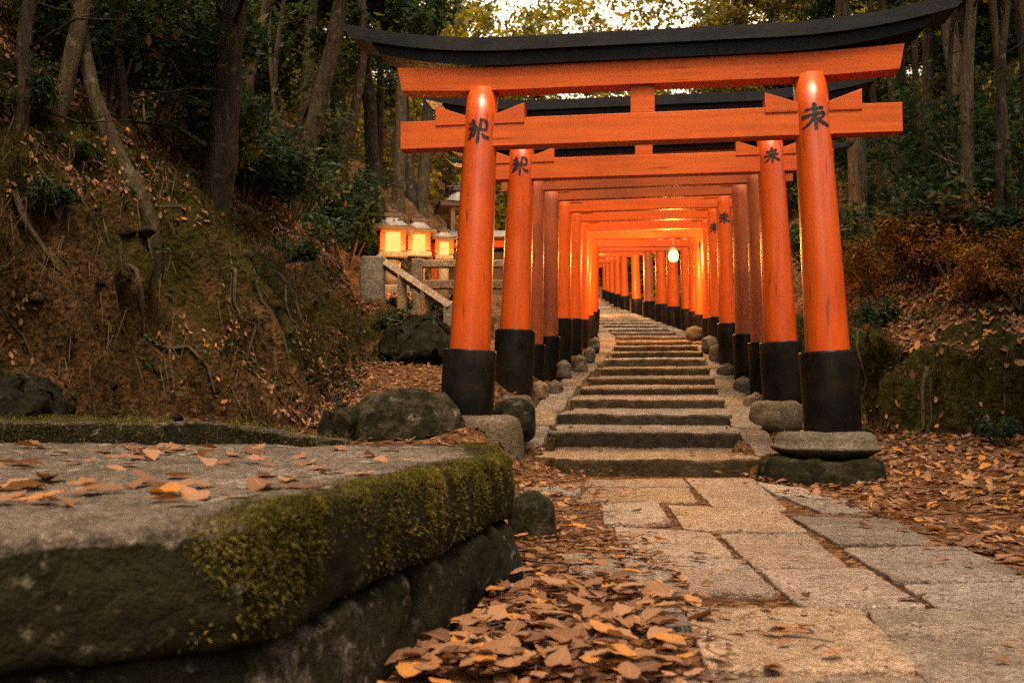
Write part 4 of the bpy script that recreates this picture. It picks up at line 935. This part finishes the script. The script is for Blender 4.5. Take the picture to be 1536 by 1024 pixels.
# ------------------------------------------------------------------ fallen leaves
def leaf_shape(seed, lobed=False):
    r = random.Random(seed); n = 9; mid = []; lf = []; rt = []; c1 = r.uniform(-.5, .9); c2 = r.uniform(-.7, .7); tw = r.uniform(-.6, .6); cup = r.uniform(-.2, .9)
    for i in range(n+1):
        u = i/n; w = .26*math.sin(math.pi*min(1, u*1.02)**.85)**.8 if 0 < i < n else 0
        wl = w*(1+(.2 if lobed else .09)*(1 if i % 2 else -1)*r.uniform(.4, 1)); wr = w*(1+(.2 if lobed else .09)*(1 if i % 2 else -1)*r.uniform(.4, 1))
        y = u-.5; z = c1*.35*(y*y)+c2*.2*y*y*y*4; tl = tw*y
        mid.append((0, y, z))
        for arr, s_, ww in ((lf, -1, wl), (rt, 1, wr)):
            arr.append((s_*ww*.93, y+(.05 if i < n else 0)*(ww > 0)*r.uniform(.0, 1), z+ww*ww*cup*2.2+s_*ww*tl*.8+r.uniform(-.02, .02)))
    V = np.array(mid+lf+rt); m = n+1; F_ = []
    for i in range(n):
        F_.append((i, i+1, m+i+1, m+i)); F_.append((i+1, i, 2*m+i, 2*m+i+1))
    V[:, 2] -= V[:, 2].min()
    lat = np.concatenate([np.zeros(m), np.ones(m), np.ones(m)]); lon = np.tile(np.arange(m)/n, 3)
    return V, np.array(F_), lat, lon
def put_pts(me, lat, lon):
    for nm, arr in (('lat', lat), ('lon', lon)):
        a = me.attributes.new(nm, 'FLOAT', 'POINT'); a.data.foreach_set('value', np.asarray(arr, np.float32))
    return me
LV = [leaf_shape(k, k % 3 == 1) for k in range(9)]
def frame_at(x, y):
    e = .04; dx = (hz(x+e, y)-hz(x-e, y))/(2*e); dy = (hz(x, y+e)-hz(x, y-e))/(2*e)
    return Vector((-dx, -dy, 1)).normalized()
def scatter(pts, nrm, size, name, mat, lab, seed, tone_mu=.5, tilt=.25, zoff=.004):
    r = np.random.default_rng(seed); Vs = []; Fs = []; T = []; LA = []; LO = []; b = 0
    for i, (p, n_) in enumerate(zip(pts, nrm)):
        V, Fq, la, lo = LV[r.integers(len(LV))]; LA.append(la); LO.append(lo); s = size[i]; a = r.uniform(0, 6.283)
        nv = np.array(n_)+r.normal(0, tilt, 3); nv /= np.linalg.norm(nv)
        t = np.array([math.cos(a), math.sin(a), 0]); t = t-nv*(t@nv); t /= np.linalg.norm(t); bt = np.cross(nv, t)
        sgn = 1 if r.random() < .7 else -1
        W = V[:, :1]*t*s+V[:, 1:2]*bt*s+(V[:, 2:3]*nv*s*(.6+.8*r.random()))*1.0
        if sgn < 0: W = V[:, :1]*t*s+V[:, 1:2]*bt*s+((V[:, 2].max()-V[:, 2:3])*nv*s)
        Vs.append(W+np.array(p)+np.array([0, 0, zoff])); Fs.append(Fq+b); b += len(V); tn = np.clip(r.normal(tone_mu, .3), 0, 1); T += [tn]*len(Fq)
    o = link(name, put_pts(np_mesh(name, np.concatenate(Vs), np.concatenate(Fs), {'tone': T}), np.concatenate(LA), np.concatenate(LO)), mat, None, False)
    return tag(o, lab, None, None, 'stuff')
def terrain_pts(cands):
    c = np.array(cands); return surf(c[:, 0], c[:, 1])
def inside_slab(x, y):
    poly = [N_, R_, F_, FL_, NL_]; ok = True
    for i in range(5):
        a = poly[i]; b = poly[(i+1) % 5]
        if (b[0]-a[0])*(y-a[1])-(b[1]-a[1])*(x-a[0]) < 0: ok = False
    return ok
litter = []; lsz = []
r = random.Random(21)
def dens_near(x, y):
    if inside_slab(x, y): return 0
    if y < 9:
        if x < .45: return 1.0
        if x < .62: return .55
        if x < .85: return .12 if y > 3.5 else .22
        if x < 1.75: return .012
        if x < 1.98: return .10
        if x < 2.3: return .6
        return .9
    s = x-float(cx(y)); w = float(wid(y))/2
    if abs(s) < w: return .02+.10*(abs(s) > w-.15)
    if abs(s) < w+.35: return .12
    return .6
for k in range(15000):
    y = 2.0+8.5*r.random()**1.15; x = r.uniform(-1.4 if y > 4 else -.3, 5.2 if y > 5 else 2.6+y*.25)
    if r.random() < dens_near(x, y)*(.62 if x < 1 else .8): litter.append((x, y)); lsz.append(r.uniform(.045, .105)*r.choice([1, 1, .75, .5, .35])*(1.3 if x > 2 else 1))
P, Nn = terrain_pts(litter)
# leaves on the stone path and steps rest on the stone
def surf_z(x, y):
    if y < 8.95 and .5 < x < 2.0: return .03
    if y >= 9 and abs(x-float(cx(y))) < float(wid(y))/2:
        i = max(k for k in range(len(ND)) if ND[k] <= y+.0); return NZ[i]+.015
    return None
for i in range(len(P)):
    z = surf_z(P[i, 0], P[i, 1])
    if z is not None: P[i, 2] = max(P[i, 2], z); Nn[i] = (0, 0, 1)
    else: P[i, 2] += r.uniform(0, .03)
scatter(P, Nn, lsz, 'leaf_litter', M['dry'], 'brown dry leaves drifted along both edges of the paving', 31, .54, .22)
# crumbs and twigs in the joints and on the stones
cr = []; r = random.Random(66)
for k in range(5200):
    y = 2.0+7*r.random(); x = r.uniform(.4, 2.2); 
    if r.random() < .35+.65*(float(fbm(x*3, y*3, 101, 3)) > .05): cr.append((x, y))
P, Nn = terrain_pts(cr); P[:, 2] = np.where(np.array([r.random() for _ in cr]) < .35, .032, P[:, 2]+.004)
scatter(P, Nn, [r.uniform(.008, .024) for _ in cr], 'leaf_crumbs', M['dry'], 'leaf crumbs and dirt between and on the flagstones', 34, .25, .15)
tw = MB(); r = random.Random(67)
for k in range(420):
    y = 2.2+7*r.random(); x = r.choice([r.uniform(-.4, .9), r.uniform(1.7, 4.2), r.uniform(-.1, .6)])
    if inside_slab(x, y): continue
    a = r.uniform(0, 6.28); L = r.uniform(.04, .16); z = max(hz(x, y), .02 if .5 < x < 2 else -1)+.02
    tw.tube([(x, y, z), (x+math.cos(a)*L*.5, y+math.sin(a)*L*.5, z+r.uniform(0, .02)), (x+math.cos(a+.3)*L, y+math.sin(a+.3)*L, z+r.uniform(-.005, .02))], [.0025, .002, .001], 5)
o = tw.build('twig_litter', M['twig'], None, False); tag(o, 'thin broken twigs among the fallen leaves', None, None, 'stuff')
# farther litter on the banks
far = []; fsz = []
for k in range(30000):
    y = 5+22*r.random()**1.6; x = r.uniform(-9, 9+y*.2)
    s = x-float(cx(y))
    if abs(s) < float(wid(y))/2+.3 and y > 8.8: continue
    if y < 9 and -1.2 < x < 3.2: continue
    if x < float(foot_l(y))-.05 and x > float(foot_l(y))-1.0 and r.random() < .93: continue
    if x > float(foot_r(y))-.05 and x < float(foot_r(y))+.55 and r.random() < .97: continue
    if float(fbm(x*.9, y*.9, 88, 3)) < -.15 and r.random() < .7: continue
    far.append((x, y)); fsz.append(r.uniform(.04, .08)*(1+.015*y))
P, Nn = terrain_pts(far)
scatter(P, Nn, fsz, 'slope_leaf_litter', M['dry'], 'brown dry leaves covering the wooded slopes and banks', 32, .62, .45, .015)
# leaves that show one by one
LM = []
for k, (V, Fq, la, lo) in enumerate(LV):
    for tn in (.3, .5, .65, .8, .97):
        me_ = put_pts(np_mesh('fallen_leaf', V, Fq, {'tone': [tn]*len(Fq)}), la, lo); me_.materials.append(M['dry']); me_.polygons.foreach_set('use_smooth', np.ones(len(me_.polygons), bool)); LM.append(me_)
TN = ['dark brown', 'brown', 'tan', 'pale tan', 'golden orange']
def one_leaf(x, y, z, s, k, tn, rz, lab, group=None, tilt=(0, 0)):
    o = bpy.data.objects.new('fallen_leaf', LM[k*5+tn]); COL.objects.link(o); o.location = (x, y, z); o.scale = (s, s, s*1.1); o.rotation_euler = (tilt[0], tilt[1], rz)
    return tag(o, lab, 'leaf', group)
r = random.Random(77)
from mathutils.bvhtree import BVHTree
_sb = bpy.data.objects['slab_body'].data; _bv = BVHTree.FromPolygons([v.co for v in _sb.vertices], [p.vertices for p in _sb.polygons])
def slab_z(x, y):
    h_ = _bv.ray_cast(Vector((x, y, 2)), Vector((0, 0, -1)))
    return h_[0].z if h_[0] else ZS
# on the slab top
SL = [(25,728,3,.12),(60,738,4,.13),(70,715,2,.11),(130,722,2,.11),(20,690,2,.12),(90,660,1,.13),(120,690,2,.10),(170,700,3,.10),(160,676,2,.13),(205,675,1,.14),(235,682,2,.12),(262,672,3,.12),(290,678,2,.11),(225,722,1,.12),(250,735,4,.11),(292,735,3,.12),(275,745,2,.09),(330,690,1,.09),(375,688,3,.10),(400,680,2,.09),(445,712,1,.12),(432,716,3,.10),(478,695,2,.10),(500,700,0,.08),(540,702,4,.08),(585,676,2,.09),(620,690,3,.07),(350,678,2,.1),(45,670,1,.14),(310,668,1,.1),(190,662,0,.12),(150,735,1,.1),(10,748,2,.1),(560,690,1,.06),(335,732,1,.05),(110,745,1,.05)]
for (px, py, sx_, sy_, n_) in ((220, 675, 55, 8, 16), (60, 725, 50, 14, 9), (255, 732, 45, 8, 6), (440, 700, 50, 12, 8), (100, 685, 70, 12, 8), (360, 685, 60, 8, 6), (560, 684, 40, 8, 3)):
    for _ in range(n_): SL.append((r.gauss(px, sx_), min(752, r.gauss(py, sy_)), r.choice([0, 1, 1, 2, 2, 3]), r.uniform(.07, .125)))
SL = [q for q in SL if q[1] > 664 and not (q[0] > 470 and q[1] > 705) and q[0] > -40]
for i, (px, py, tn, s) in enumerate(SL):
    p = onz(px, py, ZS+.012)
    grp = 'dry leaves lying on the mossy slab'
    lab = '%s dry leaf lying on the mossy slab %s' % (TN[tn], 'against its raised rim' if py < 685 else ('toward the gates' if px > 400 else 'on its bare near half'))
    p[2] = slab_z(p[0], p[1]); one_leaf(p[0], p[1], p[2]+.006, s*r.uniform(.9, 1.2), r.randrange(9), tn, r.uniform(0, 6.28), lab, lab, (r.uniform(-.2, .2), r.uniform(-.25, .25)))
# big ones in the drift beside the slab and loose ones on the paving
n = 0
while n < 190:
    py = r.uniform(800, 1024); px = r.uniform(560, 1010)
    p = onz(px, py, .02)
    if p[0] > .56+.12*r.random() or inside_slab(p[0], p[1]) or p[0] < -.45 or p[1] > 5 or inside_slab(p[0]-.05, p[1]): continue
    tn = r.choice([0, 1, 1, 2, 2, 2, 3, 3, 4]); lab = '%s dry leaf in the drift between the mossy slab and the paving' % TN[tn]
    one_leaf(p[0], p[1], .035+.03*r.random(), r.uniform(.075, .11)*(1.2 if py > 880 else 1), r.randrange(9), tn, r.uniform(0, 6.28), lab, lab, (r.uniform(-.17, .17), r.uniform(-.17, .17))); n += 1
for (px, py, tn, s, lab) in ((1198, 942, 4, .075, 'golden leaf lying alone on the big front flagstone'), (1000, 888, 3, .09, 'pale tan leaf at the flagstone edge by the drift'), (1050, 900, 2, .08, 'tan leaf caught in the joint beside the drift'), (1035, 955, 1, .08, 'brown leaf at the corner of the big front flagstone'), (968, 905, 2, .07, 'tan leaf on the small half covered flagstone'), (1415, 843, 2, .06, 'thin tan leaf on the flagstone near the dark slope'), (1455, 848, 3, .06, 'pale leaf on the outer flagstone near the leafy edge'), (1000, 930, 2, .06, 'small tan leaf beside the covered flagstone'), (1195, 838, 1, .03, 'tiny brown leaf on the middle flagstone'), (966, 728, 2, .08, 'leaf on the paving just below the first step')):
    p = onz(px, py, .03); one_leaf(p[0], p[1], .036, s, r.randrange(9), tn, r.uniform(0, 6.28), lab, None, (r.uniform(-.1, .1), r.uniform(-.1, .1)))
# ------------------------------------------------------------------ moss tufts on the slab and stones
def moss_tufts():
    r = np.random.default_rng(17); V = []; T = []
    dg = bpy.data.objects['slab_body'].data; off_ = bpy.data.objects['slab_body']
    n = len(dg.vertices); co = np.empty(n*3, np.float32); dg.vertices.foreach_get('co', co); co = co.reshape(-1, 3)
    nr = np.empty(n*3, np.float32); dg.vertices.foreach_get('normal', nr); nr = nr.reshape(-1, 3)
    ms = np.empty(n, np.float32); dg.attributes['moss'].data.foreach_get('value', ms)
    vis = (co[:, 1] > 1.7) & (co[:, 2] > .24)
    d = np.minimum(edge_d(co, N_, R_), edge_d(co, R_, F_))
    cush = np.clip(fbm(co[:, 0]*9+co[:, 2]*8, co[:, 1]*9, 51, 4)*1.9+.75, .04, 1)
    onface = co[:, 2] < ZS-.03
    strk = np.clip(fbm(co[:, 0]*16+co[:, 1]*16, co[:, 2]*3, 57, 3)*1.8+.55, .06, 1)
    w = ms*vis*np.where(onface, (strk*cush+.22*(ZS-co[:, 2] < .07))*np.exp(-(ZS-co[:, 2])/.085), (cush**1.3+.15)*np.exp(-(d/.085)**2)*1.3)*(d < .2)
    idx = r.choice(n, 52000, p=w/w.sum())
    P = co[idx]+r.normal(0, .009, (len(idx), 3)); Nr = nr[idx]; cu = cush[idx]
    P = P-Nr*np.sum((P-co[idx])*Nr, 1, keepdims=True)*.9
    L = r.uniform(.003, .0075, len(idx))*(.6+cu); dirn = Nr*.9+r.normal(0, .5, Nr.shape)+np.array([0, 0, -.45])*(Nr[:, 2:3] < .6); dirn /= np.linalg.norm(dirn, axis=1, keepdims=True)
    sd = np.cross(dirn, r.normal(size=dirn.shape)); sd /= np.linalg.norm(sd, axis=1, keepdims=True)
    wd = r.uniform(.001, .0022, len(idx))[:, None]; L = L[:, None]
    P = P+Nr*(cu[:, None]*.003-.0015)
    V = np.stack([P-sd*wd, P+sd*wd, P+dirn*L*.7+sd*wd*.7, P+dirn*L], 1).reshape(-1, 3)
    o = link('moss', np_mesh('moss', V, np.arange(len(V)).reshape(-1, 4), {'tone': np.clip(.5+.35*fbm(P[:, 0]*14, P[:, 1]*14+P[:, 2]*10, 53, 3)+r.normal(0, .18, len(idx)), 0, 1)}), M['moss'], None, False)
    tag(o, 'yellow green moss growing over the edge of the slab', None, None, 'stuff')
moss_tufts()
def rim_tufts():
    r = np.random.default_rng(18); o_ = bpy.data.objects['raised_rim'].data; n = len(o_.vertices)
    co = np.empty(n*3, np.float32); o_.vertices.foreach_get('co', co); co = co.reshape(-1, 3); nr = np.empty(n*3, np.float32); o_.vertices.foreach_get('normal', nr); nr = nr.reshape(-1, 3)
    idx = r.choice(n, 40000); k = (co[idx, 1] < 5.1-.0*co[idx, 0]) & (fbm(co[idx, 0]*4, co[idx, 2]*9, 5, 3) > -.25); idx = idx[k]; P = co[idx]+r.normal(0, .014, (len(idx), 3)); N2 = nr[idx]
    d = N2+r.normal(0, .5, N2.shape); d /= np.linalg.norm(d, axis=1, keepdims=True); sd = np.cross(d, r.normal(size=d.shape)); sd /= np.linalg.norm(sd, axis=1, keepdims=True); L = r.uniform(.004, .010, len(idx))[:, None]; w_ = .002
    V = np.stack([P-sd*w_, P+sd*w_, P+d*L*.7+sd*w_*.6, P+d*L], 1).reshape(-1, 3)
    o = link('rim_moss', np_mesh('rim_moss', V, np.arange(len(V)).reshape(-1, 4), {'tone': np.clip(r.normal(.55, .25, len(idx)), 0, 1)}), M['moss'], None, False); tag(o, 'moss growing on the raised rim of the slab', None, None, 'stuff')
rim_tufts()
# roots, stalks and small plants on the banks
def bank_growth():
    r = random.Random(91); mb = MB()
    cs = []
    for k in range(420):
        y = r.uniform(6.2, 12); x = float(foot_l(y))-r.uniform(-.05, 1.6)
        p = Vector((x, y, hz(x, y))); a = r.uniform(-1, 1); L = r.uniform(.12, .4)
        q = p+Vector((.25*L+r.uniform(-.1, .1), -.35*L, .25*L)); e = q+Vector((r.uniform(-.05, .1), -.1, -L*.7)); mb.tube([p, q, e], [.004, .003, .0015], 4, False)
    o = mb.build('dead_grass', M['twig'], None, False); tag(o, 'dead stalks and rootlets hanging from the bank', None, None, 'stuff')
    for k in range(520):
        if k % 2: y = r.uniform(6.5, 14); x = float(foot_l(y))-r.uniform(-.2, 2.2)
        else: y = r.uniform(6, 14); x = float(foot_r(y))+r.uniform(-.1, 2.6)
        q_ = surf([x], [y])[0][0]; cs.append((q_[0], q_[1], q_[2]+r.uniform(.02, .1)))
    V, Fq, tone = leaf_cloud(cs, [.12]*len(cs), 16, .055, .5, 5, .5, 0)
    o = link('undergrowth', np_mesh('undergrowth', V, Fq, {'tone': tone}), M['bush'], None, False); tag(o, 'small green plants spread over both banks', None, None, 'stuff')
bank_growth()
def bank_moss():
    r = np.random.default_rng(23); n = 90000
    y = 5.2+9.5*r.random(n)**1.3; lf = r.random(n) < .72
    x = np.where(lf, foot_l(y)-r.uniform(-.15, 2.0, n), foot_r(y)+r.uniform(-.1, .5, n))
    keep = (fbm(x*1.1, y*1.1, 83, 4) > -.05) & ~((x > -2.8) & (x < -1.5) & (y > 7.4) & (y < 9.2) & (r.random(n) < .8)); x = x[keep]; y = y[keep]; n = len(x)
    P, nr = surf(x, y)
    d = nr*.8+r.normal(0, .45, (n, 3))+np.array([0, 0, -.55]); d /= np.linalg.norm(d, axis=1, keepdims=True)
    sd = np.cross(d, r.normal(size=(n, 3))); sd /= np.linalg.norm(sd, axis=1, keepdims=True); L = r.uniform(.015, .06, n)[:, None]; w_ = r.uniform(.003, .007, n)[:, None]
    V = np.stack([P-sd*w_, P+sd*w_, P+d*L*.6+sd*w_*.6, P+d*L], 1).reshape(-1, 3)
    tone = np.clip(.42-.22*(x > 2)+.5*fbm(x*2, y*2, 84, 3)+r.normal(0, .16, n), 0, 1)
    o = link('bank_moss', np_mesh('bank_moss', V, np.arange(n*4).reshape(n, 4), {'tone': tone}), M['bankmoss'], None, False); tag(o, 'moss and short dead grass hanging on the steep banks', None, None, 'stuff')
bank_moss()
def bank_detail():
    r = np.random.default_rng(44); rr = random.Random(44)
    # clods and stones in the soil face
    mb = MB()
    for k in range(120):
        lf = k % 4 != 0; y = 6+8*r.random()
        x = (foot_l(y)-r.uniform(-.15, 1.5)) if lf else (foot_r(y)+r.uniform(-.05, .7)); (p,), _ = surf([x], [y]); s_ = r.uniform(.02, .085)
        vs = []; n1, n2 = 7, 10
        for a in range(n1+1):
            for b in range(n2):
                t = math.pi*a/n1; f = 2*math.pi*b/n2; d = Vector((math.sin(t)*math.cos(f), math.sin(t)*math.sin(f)*.9, math.cos(t)*.7))
                q = d*(s_*(1+.55*mnoise.noise(d*1.6+Vector((k*3.3, 0, 0)))+.2*mnoise.noise(d*4+Vector((k*3.3, 5, 0))))); vs.append(Vector(p)+q)
        mb.add(vs, [(a*n2+b, a*n2+(b+1) % n2, (a+1)*n2+(b+1) % n2, (a+1)*n2+b) for a in range(n1) for b in range(n2)])
    o = mb.build('soil_rubble', M['clod']); tag(o, 'clods and small stones stuck in the eroded bank', None, None, 'stuff')
    # roots laid bare by the slipping soil
    mb = MB()
    for k in range(64):
        y = 6.2+6.5*rr.random(); x = float(foot_l(y))-rr.uniform(.5, 2.0) if k % 5 else float(foot_r(y))+rr.uniform(.3, .8)
        dx = (.10 if k % 5 else -.07); r0 = rr.choice([.006, .008, .011, .016, .024]); pts = []; wy = rr.uniform(-.05, .07)
        for q in range(rr.randrange(6, 14)):
            pts.append((x, y)); x += dx*rr.uniform(.5, 1.1); y += wy+rr.uniform(-.06, .06)
        Q, nq = surf([p[0] for p in pts], [p[1] for p in pts]); Q = Q+nq*r0*.5
        mb.tube([Vector(q) for q in Q], [r0*(1-.75*i/len(Q)) for i in range(len(Q))], 7, wob=.3)
    o = mb.build('bare_roots', M['bark_m']); tag(o, 'tangle of bare roots running down the eroded banks', None, None, 'stuff')
    # leaf patches
    for nm, cnt, lab, mu in (('bank_leaf_litter', 16000, 'brown leaves lying in patches on the bank behind the slab', .6), ('hillside_leaf_litter', 14000, 'golden brown leaves covering the slope opposite the lanterns', .74)):
        lf = nm[0] == 'b'; y = (6+8*r.random(cnt)) if lf else (6.5+8*r.random(cnt))
        x = (foot_l(y)-r.uniform(-.25, 4.2, cnt)) if lf else (foot_r(y)+r.uniform(.5, 4.5, cnt))
        pat = fbm(x*1.3, y*1.3, 95, 4)+.25*fbm(x*4, y*4, 96, 2); P, nr = surf(x, y); thr = np.where(nr[:, 2] < .6, .32, np.where(nr[:, 2] < .75, .1, -.1)) if lf else -.3
        k = pat > thr; P = P[k]; nr = nr[k]; P = P+nr*r.uniform(.005, .05, (len(P), 1))
        scatter(P, nr, r.uniform(.03, .068, len(P)) if lf else r.uniform(.045, .09, len(P)), nm, M['dry'], lab, 97, mu, .25 if lf else .35, .0)
    # tufts of hanging grass
    n = 900; y = 5.8+8*r.random(n); lf = r.random(n) < .75; x = np.where(lf, foot_l(y)-r.uniform(.1, 1.9, n), foot_r(y)+r.uniform(.05, .6, n)); P, nr = surf(x, y)
    B = 22; P = np.repeat(P, B, 0); nr = np.repeat(nr, B, 0); N = n*B; P = P+r.normal(0, .03, (N, 3)); L = np.repeat(r.uniform(.06, .2, n), B)*r.uniform(.5, 1.2, N)
    d0 = nr*.6+r.normal(0, .45, (N, 3))+np.array([0, -.1, .35]); d0 /= np.linalg.norm(d0, axis=1, keepdims=True); d1 = d0*.5+np.array([0, 0, -1.0])+nr*.25; d1 /= np.linalg.norm(d1, axis=1, keepdims=True)
    sd = np.cross(d0, r.normal(size=(N, 3))); sd /= np.linalg.norm(sd, axis=1, keepdims=True); w_ = r.uniform(.0018, .004, N)[:, None]; L = L[:, None]
    m_ = P+d0*L*.45; e = m_+d1*L*.6
    V = np.stack([P-sd*w_, P+sd*w_, m_+sd*w_*.8, m_-sd*w_*.8, m_-sd*w_*.8, m_+sd*w_*.8, e+sd*w_*.1, e-sd*w_*.1], 1).reshape(-1, 3)
    tone = np.repeat(np.clip(np.repeat(r.normal(.45, .25, n), B)+r.normal(0, .1, N), 0, 1), 2)
    o = link('hanging_grass', np_mesh('hanging_grass', V, np.arange(len(V)).reshape(-1, 4), {'tone': tone}), M['bankmoss'], None, False); tag(o, 'tufts of thin grass hanging over the banks', None, None, 'stuff')
bank_detail()
# ------------------------------------------------------------------ light, sky, camera
SUN_EL, SUN_AZ = R(68), R(174)             # azimuth measured from +Y towards +X
w = bpy.data.worlds.new('World'); S.world = w; w.use_nodes = True; nt = w.node_tree; nt.nodes.clear()
sky = nt.nodes.new('ShaderNodeTexSky'); sky.sky_type = 'NISHITA'; sky.sun_disc = False; sky.sun_elevation = SUN_EL; sky.sun_rotation = SUN_AZ
sky.dust_density = 6.0; sky.air_density = 1.2; sky.ozone_density = .6
mul = nt.nodes.new('ShaderNodeMix'); mul.data_type = 'RGBA'; mul.blend_type = 'MULTIPLY'; mul.inputs[0].default_value = 1.0; mul.inputs[7].default_value = (1.0, .87, .70, 1)
bg = nt.nodes.new('ShaderNodeBackground'); bg.inputs[1].default_value = .15; wo = nt.nodes.new('ShaderNodeOutputWorld')
gd = Vector((math.sin(R(6))*math.cos(R(20)), math.cos(R(6))*math.cos(R(20)), math.sin(R(20))))
wc = nt.nodes.new('ShaderNodeTexCoord'); dp = nt.nodes.new('ShaderNodeVectorMath'); dp.operation = 'DOT_PRODUCT'; dp.inputs[1].default_value = gd
nt.links.new(wc.outputs['Generated'], dp.inputs[0])
def wm(op, a, b):
    n_ = nt.nodes.new('ShaderNodeMath'); n_.operation = op; nt.links.new(a, n_.inputs[0]); n_.inputs[1].default_value = b; return n_.outputs[0]
lobe = wm('MULTIPLY', wm('POWER', wm('MAXIMUM', dp.outputs['Value'], 0.0), 22.0), 7.5)
gl = nt.nodes.new('ShaderNodeMix'); gl.data_type = 'RGBA'; gl.blend_type = 'ADD'; gl.clamp_factor = False; gl.inputs[7].default_value = (1.0, .74, .40, 1)
nt.links.new(lobe, gl.inputs[0]); nt.links.new(sky.outputs[0], mul.inputs[6]); nt.links.new(mul.outputs[2], gl.inputs[6]); nt.links.new(gl.outputs[2], bg.inputs[0]); nt.links.new(bg.outputs[0], wo.inputs[0])
sl = bpy.data.lights.new('sun', 'SUN'); sl.energy = 1.25; sl.angle = R(9); sl.color = (1.0, .69, .40)
so = bpy.data.objects.new('sun', sl); COL.objects.link(so)
dirv = Vector((math.sin(SUN_AZ)*math.cos(SUN_EL), math.cos(SUN_AZ)*math.cos(SUN_EL), math.sin(SUN_EL)))
so.rotation_euler = dirv.to_track_quat('Z', 'Y').to_euler()
cam = bpy.data.cameras.new('camera'); cam.sensor_width = 36; cam.lens = F/1536*36; cam.clip_start = .05; cam.clip_end = 400
cam.dof.use_dof = True; cam.dof.focus_distance = 6.3; cam.dof.aperture_fstop = 4.2
co_ = bpy.data.objects.new('camera', cam); COL.objects.link(co_); co_.location = (0, 0, CAMZ); co_.rotation_euler = (math.pi/2+PITCH, 0, 0)
S.camera = co_
S.view_settings.view_transform = 'Standard'; S.view_settings.look = 'None'; S.view_settings.exposure = 1.46; S.view_settings.gamma = 1
S.cycles.use_denoising = False; S.cycles.max_bounces = 6; S.cycles.diffuse_bounces = 3; S.cycles.glossy_bounces = 3; S.cycles.transmission_bounces = 3
S.cycles.sample_clamp_indirect = 1.2; S.cycles.sample_clamp_direct = 6; S.cycles.blur_glossy = 1.5; S.cycles.use_light_tree = True; S.cycles.use_adaptive_sampling = True; S.cycles.adaptive_threshold = .01
